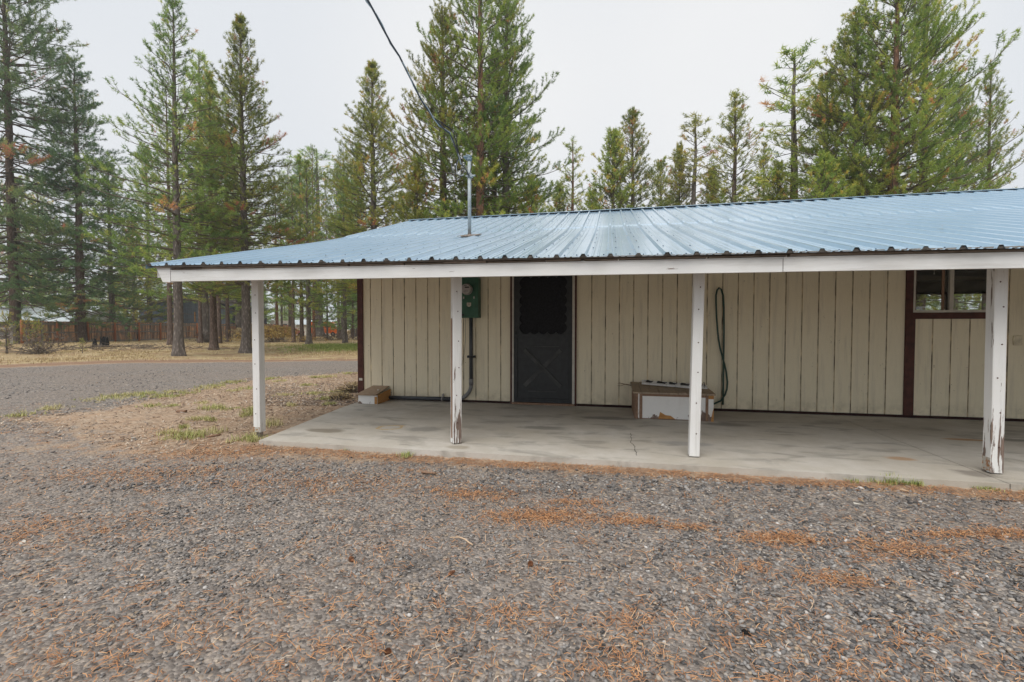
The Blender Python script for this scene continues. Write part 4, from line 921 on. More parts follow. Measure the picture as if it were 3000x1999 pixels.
# behind the house, left to right
tree('mid2',905,34,'light green pine behind the low end of the roof slope',vtop=470,fol='fol',rz=3.3,wide=1.15)
tree('cone',1098,30,'pointed pine behind the roof left of the big red-trunked group',vtop=183,fol='foly',rz=.2,wide=1.35)
tree('mid',1010,38,'low bushy pine behind the left end of the roof ridge',vtop=520,fol='fol',rz=1.)
tree('broad2',1408,22.5,'tallest pine with bright red-brown trunk rising behind the service mast',vtop=-330,bark_='bark_red',fol='foly',rz=1.,wide=.9)
tree('broad',1296,23.5,'bushy green pine on the left of the red-trunked giant',vtop=20,bark_='bark_brown',fol='foly',rz=4.,wide=1.02)
tree('broad2',1485,25,'dense pine on the right of the red-trunked giant',vtop=-90,bark_='bark_grey',fol='fol',rz=3.1,wide=1.05)
tree('young',1225,22,'low yellow-green young pine left of the service mast',vtop=470,fol='foly',rz=2.2,wide=1.1)
tree('young',1560,23,'low young pine between the dense group and the small lone pine',vtop=520,fol='foly',rz=.7,wide=1.0)
tree('thin',1677,34,'small lone narrow pine standing alone above the roof ridge',vtop=415,bark_='bark_red',fol='foly',rz=.6,wide=1.5)
tree('young',1790,30,'rounded yellow-green pine left of the darker twin-trunk pine',vtop=388,fol='foly',rz=2.9,wide=1.25)
tree('mid',1850,31,'darker blue-green pointed pine in the centre of the ridge line',vtop=325,bark_='bark_grey',fol='fol',rz=3.7,wide=1.2)
tree('young',1985,32,'yellowish small pine left of two slender pines',vtop=428,fol='foly',rz=4.5,wide=.85)
tree('thin',2030,30,'slender pointed pine left of the open-crowned pine',vtop=335,fol='foly',rz=5.1,wide=1.9)
tree('mid2',2143,27,'open-crowned pine with forked thin top above the ridge',vtop=275,bark_='bark_brown',fol='foly',rz=.3,wide=1.45)
tree('thin',2316,26,'tall narrow spire pine left of the giant right-hand group',vtop=150,fol='foly',rz=1.3,wide=2.0)
tree('young',2270,25,'yellow bushy young pine at the foot of the narrow spire',vtop=480,fol='foly',rz=2.,wide=1.1)
tree('broad',2612,22,'giant pine with red-brown trunk in the right-hand group',vtop=-190,bark_='bark_red',fol='foly',rz=.9,wide=.98)
tree('broad2',2690,24.5,'dark trunked giant pine behind the right-hand red-brown one',vtop=-160,bark_='bark_brown',fol='fol',rz=5.,wide=.85)
tree('young',2400,20.5,'golden-tipped young pine low in front of the right-hand giants',vtop=455,fol='foly',rz=3.4,wide=1.25)
tree('mid2',2885,24,'thin-trunked sparse pine at the far right with drooping bare lower limbs',vtop=190,bark_='bark_brown',fol='fol',rz=2.6,wide=.95)
tree('young',2500,23,'bluish young pine peeking over the roof under the giants',vtop=500,fol='folb',rz=1.6,wide=1.2)
tree('mid',2405,24,'green pine joining the spire to the right-hand giants',vtop=215,fol='foly',rz=1.7,wide=1.15)
tree('cone',1450,26,'slim pine behind the red trunk filling the middle of the tall group',vtop=150,fol='foly',rz=2.7,wide=1.2)
tree('broad',2495,23,'wide yellow-green pine forming the left shoulder of the right-hand giants',vtop=20,fol='foly',rz=4.9,wide=1.1)
tree('mid2',2230,33,'pale slim pine between the forked-top pine and the spire',vtop=420,fol='foly',rz=.9,wide=1.0)
tree('mid',1930,36,'dim pine in the dip between the centre pine and the yellowish one',vtop=470,fol='foly',rz=2.2,wide=1.1)
tree('young',2080,31,'small rounded pine between the slender and open-crowned pines',vtop=500,fol='foly',rz=4.4,wide=1.2)
tree('young',1730,36,'low pine just right of the small lone pine',vtop=560,fol='foly',rz=3.4,wide=1.2)
tree('young',1640,35,'low pine just left of the small lone pine',vtop=550,fol='foly',rz=1.4,wide=1.3)
tree('broad',2790,30,'pine behind the right-hand giants leaning toward the sparse far right one',vtop=250,fol='fol',rz=1.9,wide=.9)
tree('young',2560,25,'yellow-green pine low before the giants just above the roof line',vtop=520,fol='foly',rz=.3,wide=1.3)
tree('mid',700,60,'mid-green pine seen between the two tall cone pines',vtop=420,fol='foly',rz=3.3,wide=1.2)
tree('mid',60,55,'green pine behind the log rail at far left',vtop=520,fol='fol',rz=3.9,wide=1.3)
for i,(x,y,l) in enumerate(((13.2,22.5,'bright young pine behind the house seen through the window'),(16.2,22.0,'second young pine behind the house seen through the window'),(10.6,21.5,'third young pine behind the house glimpsed through the panes'))):
    tree('young',0,y,l,H=5.2,fol='foly',x=x,rz=i*2.1,wide=1.5)
# behind the viewer: what the window mirrors
for i,(x,y,k,l) in enumerate([(13,-12,'young','yellow-green bushy pine across the yard, mirrored in the window'),(17,-9,'broad','wide pine across the yard, mirrored right in the window'),(22,-15,'broad2','tall pine across the yard behind the bushy one'),(9,-17,'mid','medium pine across the yard behind the viewer'),(27,-8,'young','young pine at far side of the yard'),(14.5,-14.5,'young','second young pine across the yard beside the bushy one')]):
    tree(k,0,y,l,H=ARCH[k]['H']*.9,fol='foly',x=x,rz=i*1.3)
# saplings on the dry grass
for i,(u,v,s,l) in enumerate([(78,1012,1.5,'wispy sapling right beside the log rail post'),(108,1030,1.15,'thin bare sapling in dry grass at far left'),(240,1035,.5,'tiny sapling in the dry grass before the fence'),(378,1004,.6,'small bright green seedling at the fence foot'),(18,1035,1.4,'faint sapling at the very left edge'),(535,985,2.6,'young pine sapling beside the sparse tall pine trunk')]):
    x,y=gp(u,v); tree('sap',u,y,l,H=s*1.3,fol='foly',rz=i,kind='sapling',cat='sapling')

# distant forest that reads as one mass
def far_forest():
    rs=np.random.RandomState(77); V=[];F=[];T=[];off=0; TV=[];TF=[];to=0
    base=[]
    for sd_ in range(4):
        d=pine(seed=90+sd_,H=14,RR=2.8,r0=.14,cb=.16,step=.75,nb=5,p=.7,top=55,low=0,gap=.1,tw=.5,per=7,nl=.42,nw=.075,clump=2.6,tintc=.5,lowfade=.9,rust=.01)
        base.append(d)
    spots=[]
    for i in range(230):
        u=rs.uniform(-260,3150); y=rs.uniform(86,150)
        if 990<u and rs.rand()<.3: y=rs.uniform(45,80)
        x=(u-1500)/FPX*y
        if x<-36 and y<78 and x>-64: continue
        spots.append((x,y,rs.uniform(.55,.82) if u>850 else rs.uniform(.6,1.0)))
    for (x,y,s) in spots:
        d=base[rs.randint(4)]; a=rs.rand()*6.28; c_,s_=math.cos(a),math.sin(a)
        for (vv,ff,isf) in ((d['c'][0],d['c'][1],True),(d['t'][0],d['t'][1],False)):
            P_=vv*s*np.array([1.1,1.1,1]); Q=np.column_stack([P_[:,0]*c_-P_[:,1]*s_+x,P_[:,0]*s_+P_[:,1]*c_+y,P_[:,2]-.1])
            if isf: V.append(Q);F.append(ff+off);T.append(d['c'][2]+rs.normal()*.12);off+=len(Q)
            else: TV.append(Q);TF.append(ff+to);to+=len(Q)
    ff=link('distant_forest',mesh_np('distant_forest',np.concatenate(V),np.concatenate(F),[M['far']],attrs={'tint':('FACE',np.clip(np.concatenate(T),0,1))}))
    tag(ff,'distant pine forest closing the view behind yard and house','forest',kind='stuff')
    t=link('trunks',mesh_np('trunks',np.concatenate(TV),np.concatenate(TF),[M['bark_brown']]),ff); t['kind']='stuff'
far_forest()

# ================================================================== FENCE
def fence_y(u,x0=-37.2,x1=-35.6):   # fence runs away from the viewer; solve along line
    y=1333.3*36.4/(1500-u); return y
fp0=Vector((-37.55,34.8)); fp1=Vector((-35.3,73))
fdir=(fp1-fp0).normalized(); fL=(fp1-fp0).length
fe=empty('plank_fence',(fp0.x,fp0.y,-.05),math.atan2(fdir.y,fdir.x)); tag(fe,'long weathered brown plank fence with orange-brown posts beyond the drive','fence')
M['fence']=wood('fence_planks',(.11,.06,.045),(.78,.45,.27),(7,2,.25),grey=.75,streak=1.4); M['fpost']=wood('stained_fence_post',(.34,.12,.05),(.52,.21,.10),(5,5,.8)); M['rail']=wood('grey_rail',(.17,.155,.14),(.30,.27,.24),(1,8,8))
def fg(x): y=fp0.y+fdir.y*x; xx=fp0.x+fdir.x*x; return float(gz_(xx,y))+.05
mb=MB(); x=0; r=random.Random(6)
while x<fL:
    wv=.135; g=fg(x); h=1.80+r.uniform(-.012,.012); j=r.uniform(-.004,.004)
    mb.add([(x,.05+j,g+.04),(x+wv,.05+j,g+.04),(x+wv,.07+j,g+.04),(x,.07+j,g+.04),(x,.05+j,g+h),(x+wv,.05+j,g+h),(x+wv,.07+j,g+h),(x,.07+j,g+h)],[(0,3,2,1),(4,5,6,7),(0,1,5,4),(1,2,6,5),(2,3,7,6),(3,0,4,7)])
    x+=.143
pn=mb.build('plank_panel',M['fence'],fe)
k=0; x=.05
while x<fL:
    g=fg(x); r1=.085; isg=(k==1)
    if isg: MB().box(x-.045,x+.045,-.05,.04,g-.1,g+1.74).build('post',M['rail'],fe)['label']='grey weathered fence post'; x+=.0
    else: MB().tube([(x,-.03,g-.1),(x,-.03,g+1.78),(x,-.03,g+1.84)],[r1,r1*.95,r1*.7],10).build('post',M['fpost'],fe)
    x+=1.45 if k==0 else (1.1 if k==1 else 2.56); k+=1
x=0
while x<fL-2.5:
    g0,g1=fg(x),fg(x+2.56)
    rl=MB()
    for h in (.12,.92,1.60): rl.beam((x,-.0,g0+h),(x+2.54,-.0,g1+h),.04,.09 if h<1.5 else .14)
    rl.build('rail',M['rail'],fe); x+=2.56
# log rail at far left
lx,ly=gp(56,1011); lr=empty('log_rail_fence',(lx,ly-.4,-.05)); tag(lr,'grey log rail fence on a squared post running off at the left edge','fence')
MB().box(-.11,.11,-.11,.11,-.1,1.55).build('post',M['rail'],lr)
MB().tube([(-4,-.15,1.0),(-2,-.15,1.12),(.1,-.13,1.20)],[.15,.14,.13],10).build('log_rail',M['rail'],lr)
MB().tube([(-4,-.12,.62),(-2,-.12,.66),(.1,-.1,.7)],[.05,.05,.05],8).build('thin_rail',M['rail'],lr)
# white pickets far left
wp=empty('picket_fence',(-58,52,-.05)); tag(wp,'low white picket fence glimpsed below the log rail','fence')
mb=MB()
for i in range(40): mb.box(i*.16,i*.16+.09,0,.02,0,.75)
mb.box(0,6.4,.02,.05,.2,.27).box(0,6.4,.02,.05,.55,.62); mb.build('pickets',M['white_metal'],wp)
# steel rod stakes
for (u,v,l) in ((278,1004,'thin rusty stake with white tip by the burnt stump'),(399,1000,'thin stake with white tag before the fence')):
    x,y=gp(u,v); s=empty('stake',(x,y,-.05)); tag(s,l,'stake'); MB().tube([(0,0,0),(0,0,1.35)],.018,6).build('rod',M['brown'],s); MB().tube([(0,0,1.35),(0,0,1.5)],.03,6).build('tip',M['white_metal'],s)
# ================================================================== neighbouring buildings
def bld(name,label,x0,x1,y0,y1,ze,zr,wallm,roofm,axis='x'):
    b=empty(name,((x0+x1)/2,y0,-.05)); tag(b,label,'building'); hx=(x1-x0)/2; d=y1-y0
    if axis=='x':  # ridge along x, eaves facing viewer
        mb=MB(); mb.box(-hx,hx,0,d,0,ze); mb.build('wall',wallm,b)
        mb=MB(); mb.add([(-hx-.4,-.4,ze-.1),(hx+.4,-.4,ze-.1),(hx+.4,d/2,zr),(-hx-.4,d/2,zr),(hx+.4,d+.4,ze-.1),(-hx-.4,d+.4,ze-.1),(-hx-.4,-.4,ze-.2),(hx+.4,-.4,ze-.2)],[(0,1,2,3),(3,2,4,5),(0,6,7,1),(0,3,5),(1,4,2)]); mb.build('roof',roofm,b)
    else:
        mb=MB(); mb.add([(-hx,0,0),(hx,0,0),(hx,0,ze),(0,0,zr),(-hx,0,ze),(-hx,d,0),(hx,d,0),(hx,d,ze),(0,d,zr),(-hx,d,ze)],[(0,1,2,3,4),(9,8,7,6,5),(0,4,9,5),(1,6,7,2)]); mb.build('wall',wallm,b)
        mb=MB(); mb.add([(-hx-.3,-.3,ze-.15),(0,-.3,zr+.12),(hx+.3,-.3,ze-.15),(-hx-.3,d+.3,ze-.15),(0,d+.3,zr+.12),(hx+.3,d+.3,ze-.15)],[(0,1,4,3),(1,2,5,4)]); mb.build('roof',roofm,b)
    return b
M['slate']=simple('slate_blue_siding',(.13,.15,.18),.8,.2,0,.1,3); M['slate2']=simple('dark_slate_siding',(.07,.075,.09),.8,.2); M['proof']=simple('pale_metal_roof',(.50,.55,.58),.4,.5,0,.06,2); M['droof']=simple('dark_shingles',(.07,.07,.075),.9,.1)
M['bwall']=simple('dim_shed_wall',(.12,.11,.10),.8,.2)
gh=bld('grey_house','slate grey gabled house rising behind the fence',-53.2,-40.6,65,74,4.2,6.1,M['slate'],M['droof'],'y')
mb=MB()
for i in range(42): mb.box(-6.28+i*.3,-6.26+i*.3,-.012,-.001,.1,4.1)
mb.build('siding_battens',M['slate2'],gh)
def win(p,x,z,w_,h_,y=-.03,two=True):
    f=MB(); t=.10
    f.box(x,x+w_,y,-.002,z,z+t).box(x,x+w_,y,-.002,z+h_-t,z+h_).box(x,x+t,y,-.002,z+t,z+h_-t).box(x+w_-t,x+w_,y,-.002,z+t,z+h_-t)
    if two: f.box(x+w_/2-t/2,x+w_/2+t/2,y,-.002,z+t,z+h_-t)
    wo=f.build('window',M['white_metal'],p); MB().box(x+t*.5,x+w_-t*.5,-.012,-.0015,z+t*.5,z+h_-t*.5).build('pane',M['glass'],wo); return wo
wx=pt(476,945,65).x+46.9; win(gh,wx,1.35,1.55,.85+.05)
MB().box(1.6,1.75,-.05,-.013,2.2,3.6).build('wall_stain_board',M['orange_wood'],gh)
g2=empty('house_wing',(-40.55,66.2,-.05),R(80)); tag(g2,'darker grey wing at the right end of the slate grey house','building')
mb=MB(); mb.box(0,7,0,4,0,4.4); mb.build('wall',M['slate2'],g2); win(g2,3.6,1.4,1.8,.8,y=-.03)
MB().add([(-.2,-.3,4.3),(7.2,-.3,4.3),(7.2,4.2,5.6),(-.2,4.2,5.6),(-.2,-.3,4.4),(7.2,-.3,4.4),(7.2,4.2,5.7),(-.2,4.2,5.7)],[(0,3,2,1),(4,5,6,7),(0,1,5,4),(1,2,6,5),(2,3,7,6),(3,0,4,7)]).build('roof',M['droof'],g2)
bld('pale_roof_house','long low house with pale metal roof behind the left end of the fence',-71,-50.5,52,60,2.2,3.95,M['bwall'],M['proof'])
bld('small_shed','small pale-roofed shed behind the fence left of the grey house',-55.2,-51.2,59,63,2.05,2.75,M['bwall'],M['proof'])
bld('far_shed','far white building behind the trees right of the fence end',-42,-36,84,90,2.1,2.9,M['white_metal'],M['proof'])
# camper trailer
x,y=-37.6,74; ct=empty('camper_trailer',(x,y,-.05),R(8)); tag(ct,'white camper trailer just visible over the far fence end','trailer')
MB().prism([(-1.7,.6),(1.7,.6),(1.8,1.6),(1.4,2.5),(-1.4,2.55),(-1.8,1.7)],'y',0,2.1).build('body',M['white_metal'],ct)
MB().box(-1.1,-.3,-.02,-.001,1.5,2.0).box(.3,1.0,-.02,-.001,1.5,2.0).build('window',M['glass'],ct)
for q in (-.4,.4): MB().tube([(q,-.05,.35),(q,.15,.35)],.33,14).build('wheel',M['black'],ct)
# ================================================================== orange van
vx,vy=-32.9,73.0
van=empty('orange_van',(vx+2.6,vy,-.05),R(-6)); tag(van,'bright orange step van parked among the pine trunks','van')
M['orange']=simple('orange_van_paint',(.88,.19,.03),.35,.5,0,.06,2)
L=5.3
MB().prism([(-2.6,.45),(2.15,.45),(2.62,.55),(2.65,1.18),(2.25,1.32),(1.72,2.12),(1.5,2.28),(-2.5,2.3),(-2.62,2.15)],'y',0,1.95).build('body',M['orange'],van)
MB().add([(2.24,.12,1.36),(2.24,1.83,1.36),(1.78,1.83,2.05),(1.78,.12,2.05)],[(0,1,2,3)]).add([(2.26,.12,1.35),(2.26,1.83,1.35),(1.80,1.83,2.06),(1.80,.12,2.06)],[(0,1,2,3)]).build('windshield',M['glass'],van)
MB().prism([(1.30,1.36),(2.12,1.36),(1.68,2.02),(1.30,2.02)],'y',-.012,-.001).build('side_window',M['glass'],van)
MB().box(.42,1.12,-.012,-.001,1.4,1.95).build('side_window',M['glass'],van)
MB().box(-2.5,2.1,-.016,-.001,1.22,1.26).build('trim_strip',M['white_metal'],van)
MB().box(2.3,2.75,-.03,2.0,.42,.58).build('bumper',M['steel'],van); MB().box(-2.75,-2.6,0,1.95,.42,.56).build('bumper',M['steel'],van)
MB().box(2.655,2.67,.5,1.5,.68,1.02).build('grille',M['black'],van)
for q in (.28,1.68): MB().disc((2.64,q,.85),.12,(1,0,0),.04,14).build('headlight',M['white_metal'],van)
MB().box(1.18,1.2,-.014,-.001,.5,2.1).box(.35,.37,-.014,-.001,.5,2.1).build('door_seam',M['brown'],van)
for q in (-1.55,1.65):
    for yy in (-.03,1.75):
        wh=MB().tube([(q,yy,.34),(q,yy+.22,.34)],.35,18,0,True,False).build('wheel',M['black'],van); MB().tube([(q,yy-.01 if yy<0 else yy+.22,.34),(q,yy+.0 if yy<0 else yy+.23,.34)],.19,12,0,True,False).build('rim',M['steel'],wh)
MB().beam((1.75,-.02,1.5),(1.85,-.25,1.62),.03,.03).box(1.8,1.84,-.34,-.2,1.5,1.8).build('mirror',M['black'],van)
# pink car sliver
pc_=empty('pink_car',(-34.2,71.0,-.05),R(20)); tag(pc_,'small pinkish red car half hidden behind trunks at the fence end','car')
MB().prism([(-1.5,.3),(1.5,.3),(1.6,.75),(.9,.9),(.5,1.25),(-.8,1.28),(-1.3,.9),(-1.6,.8)],'y',0,1.5).build('body',simple('pink_paint',(.55,.14,.15),.4,.5),pc_)
MB().prism([(-.95,.93),(.72,.93),(.42,1.2),(-.72,1.2)],'y',-.01,-.001).build('window',M['glass'],pc_)
for q in (-1,1):
    MB().tube([(q,-.02,.3),(q,.16,.3)],.3,14).build('wheel',M['black'],pc_)
# slatted white rack
x,y=gp(896,984); rk_=empty('slatted_rack',(x,y,.0),R(15)); rk_.rotation_euler=(R(-25),R(14),R(15)); tag(rk_,'tilted white slatted rack lying between trunks left of the van','rack')
mb=MB()
for i in range(7): mb.box(-.45+i*.15,-.39+i*.15,0,.03,0,.75)
mb.build('slats',M['white_metal'],rk_); MB().box(-.48,.52,-.02,-.001,.0,.05).box(-.48,.52,-.02,-.001,.7,.75).build('frame',M['white_metal'],rk_)
# burnt stump
x,y=gp(297,1019); sp=empty('burnt_stump',(x,y,-.08)); tag(sp,'charred black tree stump in two jagged pieces in dry grass','stump')
M['char']=simple('charred_wood',(.018,.017,.016),.9,.2,0,.5,9)
def jag(cx,cy,r,h,seed,n=12):
    rs=random.Random(seed); mb=MB(); lv=[]
    for k,(zz,rr) in enumerate(((0,1.25),(.15,1.02),(.5,.9),(1,.75))):
        for i in range(n):
            t=2*PI*i/n; q=rr*r*(1+rs.uniform(-.16,.16)); z=zz*h*(1+(rs.uniform(-.3,.25) if k==3 else rs.uniform(-.05,.05))); lv.append((cx+q*math.cos(t),cy+q*math.sin(t),z))
    lv.append((cx,cy,h*.55))
    fs=[(k*n+i,k*n+(i+1)%n,(k+1)*n+(i+1)%n,(k+1)*n+i) for k in range(3) for i in range(n)]+[(3*n+i,3*n+(i+1)%n,4*n) for i in range(n)]
    return mb.add(lv,fs)
jag(-.42,0,.13,.50,3).build('small_piece',M['char'],sp); jag(.1,.1,.27,.62,5).build('large_piece',M['char'],sp)
# brush pile sticks
tagb=empty('brush_pile',(gp(385,1028)[0],gp(385,1028)[1],-.0)); tag(tagb,'low heap of dead brush in the dry grass right of the stump','brush pile')
rs=random.Random(5); mb=MB()
for i in range(260):
    x=rs.gauss(0,2.4); y=rs.gauss(0,.9); z=.05+.25*math.exp(-(x/3)**2-(y/1.2)**2)*rs.random(); a=rs.random()*6.28; l=rs.uniform(.2,.9)
    mb.tube([(x,y,z),(x+math.cos(a)*l,y+math.sin(a)*l,z+rs.uniform(-.05,.25))],[.012,.005],4)
mb.build('sticks',M['limb'],tagb)

# ================================================================== LOW PLANTS (blades)
def blades(C,H_,n,spread,width,seed,lean=.5,tint=(.5,.25)):
    """C (m,3) tuft roots"""
    rs=np.random.RandomState(seed); m=len(C); C=np.repeat(C,n,0); h=np.repeat(np.broadcast_to(H_,(m,)),n)*(.5+.8*rs.rand(m*n)); sp=np.repeat(np.broadcast_to(spread,(m,)),n)
    C=C+np.column_stack([rs.normal(size=m*n)*sp,rs.normal(size=m*n)*sp,np.zeros(m*n)])
    a=rs.rand(m*n)*2*PI; ln=np.abs(rs.normal(size=m*n))*lean; d=np.column_stack([np.cos(a)*ln,np.sin(a)*ln,np.ones(m*n)]); d=unit(d)
    s=np.column_stack([-np.sin(a),np.cos(a),np.zeros(m*n)])*width/2
    mid=C+d*h[:,None]*.55; tip=mid+unit(d+np.column_stack([np.cos(a),np.sin(a),np.zeros(m*n)])*ln[:,None]*.8)*h[:,None]*.5
    V=np.stack([C-s,C+s,mid+s*.8,mid-s*.8,tip],1).reshape(-1,3); b=np.arange(m*n)[:,None]*5
    F=np.concatenate([b+np.array([[0,1,2]]),b+np.array([[0,2,3]]),b+np.array([[3,2,4]])]); 
    t=np.clip(tint[0]+rs.normal(size=m*n)*tint[1],0,1); return V,F,np.concatenate([t,t,t])
def stuff(name,V,F,T,mat,label,cat):
    o=link(name,mesh_np(name,V,F,[mat],attrs={'tint':('FACE',T)})); return tag(o,label,cat,kind='stuff')
rs=np.random.RandomState(12)
# dry grass beyond the drive
xs=rs.uniform(-46,2,60000); ys=13+rs.beta(1.2,1.6,60000)*62
k=(seg_dist(xs,ys,GRAV)<-1.0)&(ys>13)&(np.abs(xs/ys*FPX+750)<800); 
dens=.22+.9*wav(xs,ys,.8,3)+.5*wav(xs,ys,2.7,1); k&=(rs.rand(len(xs))<np.clip(dens,.05,1))
k&=~((xs<-37)&(ys>40))
C=np.column_stack([xs[k],ys[k],gz_(xs[k],ys[k])])
stuff('dry_grass',*blades(C,.05+.003*C[:,1]*.5,6,.15,.016,3,.8,(.50,.27)),M['straw'],'patchy dry straw-coloured grass beyond the gravel drive','grass')
# green patch
m_=2600; xs=rs.normal(-10.2,1.9,m_); ys=rs.normal(30.5,2.2,m_); C=np.column_stack([xs,ys,gz_(xs,ys)])
stuff('green_grass_patch',*blades(C,.12,7,.10,.02,4,.4,(.28,.16)),M['green'],'bright green grass patch beyond the drive left of the wall corner','grass')
# tufts on the dirt patch and along the slab
TU=[(375,1160,.9,.35),(430,1155,.7,.2),(465,1163,.8,.25),(505,1150,.6,.2),(510,1164,.5,.15),(545,1153,.5,.15),(600,1140,.7,.25),(625,1133,.7,.25),(678,1123,.8,.25),(688,1146,.5,.12),(725,1140,.6,.18),(795,1111,.6,.2),(820,1118,.5,.2),(452,1191,.6,.12),(500,1192,.5,.08),
 (595,1182,.45,.1),(617,1198,1.,.2),(675,1200,.4,.1),(567,1230,.6,.07),(610,1232,.8,.14),(541,1255,.7,.06),(495,1273,.8,.10),(545,1285,1.3,.18),(565,1280,1.,.14),(622,1270,1.,.14),(728,1218,1.1,.14),(740,1205,1.,.1),(795,1248,1.6,.10),(730,1290,1.1,.12),(760,1292,.8,.08),
 (850,1190,.6,.1),(920,1155,.6,.18),(930,1107,.6,.2),(960,1105,.6,.2),(955,1172,1.0,.1),(985,1150,.5,.15),(830,1160,.5,.15),(905,1130,.5,.15),(1020,1095,.5,.2),(1000,1160,.9,.1),(1020,1150,.9,.1),(965,1187,.8,.08),(150,1199,.8,.2),(55,1220,.6,.2),(340,1163,.5,.3),(300,1171,.4,.3),
 (1190,1325,.55,.05),(1030,1315,.35,.05),(2570,1400,.6,.10),(2615,1401,.9,.05),(2650,1404,.6,.05),(2678,1408,.6,.04),(2880,1420,.35,.06),(2500,1392,.4,.1),(3050,1430,.5,.1)]
Vs=[];Fs=[];Ts=[];off=0
for i,(u,v,h,sp_) in enumerate(TU):
    x,y=gp(u,v); n=int(8+16*sp_/.1*.5); gn=.5 if i%3 else .8
    v+=(14 if u>1100 else 0)
    if u>1100: gn=.25; x,y=gp(u,v)
    cc=np.column_stack([x+rs.normal(size=n)*sp_*.6,y+rs.normal(size=n)*sp_*.5,np.full(n,-.045)])
    a,b,t=blades(cc,.062*h+.012,11,.022,.0025+.0005*y,50+i,.9,(gn+.1,.22)); Vs.append(a);Fs.append(b+off);Ts.append(t);off+=len(a)
stuff('grass_tufts',np.concatenate(Vs),np.concatenate(Fs),np.concatenate(Ts),M['green'],'low green and straw tufts dotting the bare earth around the slab','grass')
# golden bush and dead brush
def bush(u,v,w_,h_,mat,label,n=900,seed=0,tint=(.6,.25),zmul=1.):
    x,y=gp(u,v); o=empty('bush',(x,y,-.06)); tag(o,label,'bush'); r_=np.random.RandomState(seed)
    P=r_.normal(size=(n,3))*[w_/2.6,w_/3.2,0]; P[:,2]=0; th=r_.rand(n)*6.28; 
    tips=np.column_stack([r_.normal(size=n)*w_/2.4,r_.normal(size=n)*w_/3,h_*(.3+.7*r_.rand(n))*np.exp(-.0)]); tips[:,2]*=np.sqrt(np.clip(1-(tips[:,0]/(w_*.75))**2,.1,1))
    st=[np.array([p*.3,t*.6+p*.15,t]) for p,t in zip(P[:60],tips[:60])]
    sv,sf_=tubes_np(st,[[.014,.01,.004]]*60,4); link('stems',mesh_np('stems',sv,sf_,[M['limb']]),o)
    ks=min(1,w_/1.6); nv,nf,nt_=needles_np(tips,np.tile([0,0,1.],(n,1)),np.clip(tint[0]+r_.normal(size=n)*tint[1],0,1),r_,7,.15*ks,.03*ks,.8)
    link('foliage',mesh_np('foliage',nv,nf,[mat],attrs={'tint':('FACE',nt_)}),o)
def goldm():
    m=N('golden_leaves'); t=m.attr('tint'); m.set(col=m.ramp(t,[(0.,(.08,.06,.04)),(.4,(.25,.16,.06)),(.8,(.45,.30,.08)),(1.,(.5,.4,.15))]),rough=.8); return m.mat
M['gold']=goldm()
bush(800,1003,3.6,1.5,M['gold'],'golden autumn bush just right of the first porch post',1500,1)
bush(985,1000,3.2,.7,M['limb'],'low tangle of grey dead brush in front of the orange van',260,2)
bush(1042,985,2.2,1.2,M['gold'],'yellow bush near the wall corner beyond the green grass',700,3)
bush(700,992,1.8,1.3,M['straw'],'pale dead shrub before the fence between dark trunks',260,4)
bush(608,1003,1.6,.9,M['limb'],'small grey shrub left of the thick red-brown trunk',250,5)
bush(115,1036,2.6,1.1,M['limb'],'bare thin shrub in the dry grass at far left',120,6)
bush(1000,1172,.32,.13,M['straw'],'small dry weed clump on the dirt by the wall corner',160,7,(.3,.25))
bush(1035,1150,.42,.22,M['straw'],'taller dry weeds at the corner of the house',180,8,(.3,.25))
# ================================================================== GRAVEL STONES, NEEDLES, CHIPS
ico=bmesh.new(); bmesh.ops.create_icosphere(ico,subdivisions=1,radius=1); IV=np.array([v.co[:] for v in ico.verts]); IF=np.array([[v.index for v in f.verts] for f in ico.faces]); ico.free()
def stones(n,ylo,yhi,s0,s1,seed,pw=1.7):
    r_=np.random.RandomState(seed); y=ylo+(yhi-ylo)*r_.rand(n)**pw; x=(r_.rand(n)*2-1)*y*1.22
    k=(seg_dist(x,y,GRAV)>-.06); x,y=x[k],y[k]
    # leave thin compacted bare areas
    cut=1-.75*np.exp(-(((x+4.2)/2.6)**2+((y-4.75)/.6)**2)); bare=cut*np.clip(.62+.6*wav(x,y,1.7,5)+.4*wav(x,y,4.1,2)+.18*x/np.maximum(y,1),.14,1); k=r_.rand(len(x))<bare; x,y=x[k],y[k]; n=len(x)
    s=(s0+(s1-s0)*r_.rand(n)**2.6)*(.82+.30*sstep(x+.35*wav(x,y,1.3,2),-.2,1.6)+.12*sstep(-x,1,3)); S=np.column_stack([s*(.8+.5*r_.rand(n)),s*(.65+.4*r_.rand(n)),s*(.38+.3*r_.rand(n))])
    jit=1+.22*r_.normal(size=(n,12,1)); P=IV[None]*jit*S[:,None,:]; a=r_.rand(n)*6.28; t=r_.normal(size=n)*.25
    ca,sa=np.cos(a)[:,None],np.sin(a)[:,None]; P[:,:,2]+=P[:,:,0]*t[:,None]
    Q=np.stack([P[:,:,0]*ca-P[:,:,1]*sa+x[:,None],P[:,:,0]*sa+P[:,:,1]*ca+y[:,None],P[:,:,2]+gz_(x,y)[:,None]+s[:,None]*.18],-1)
    F=(IF[None]+np.arange(n)[:,None,None]*12).reshape(-1,3); T=np.repeat(np.clip(r_.beta(1.7,1.9,n)+.0,0,1),20); return Q.reshape(-1,3),F,T
a=stones(62000,1.25,4.2,.0035,.0135,1,1.45); b=stones(46000,3.4,14,.006,.021,2,1.25)
V=np.concatenate([a[0],b[0]]); F=np.concatenate([a[1],b[1]+len(a[0])]); T=np.concatenate([a[2],b[2]])
stuff('gravel_stones',V,F,T,M['stone'],'loose grey crushed stones covering the drive','gravel')
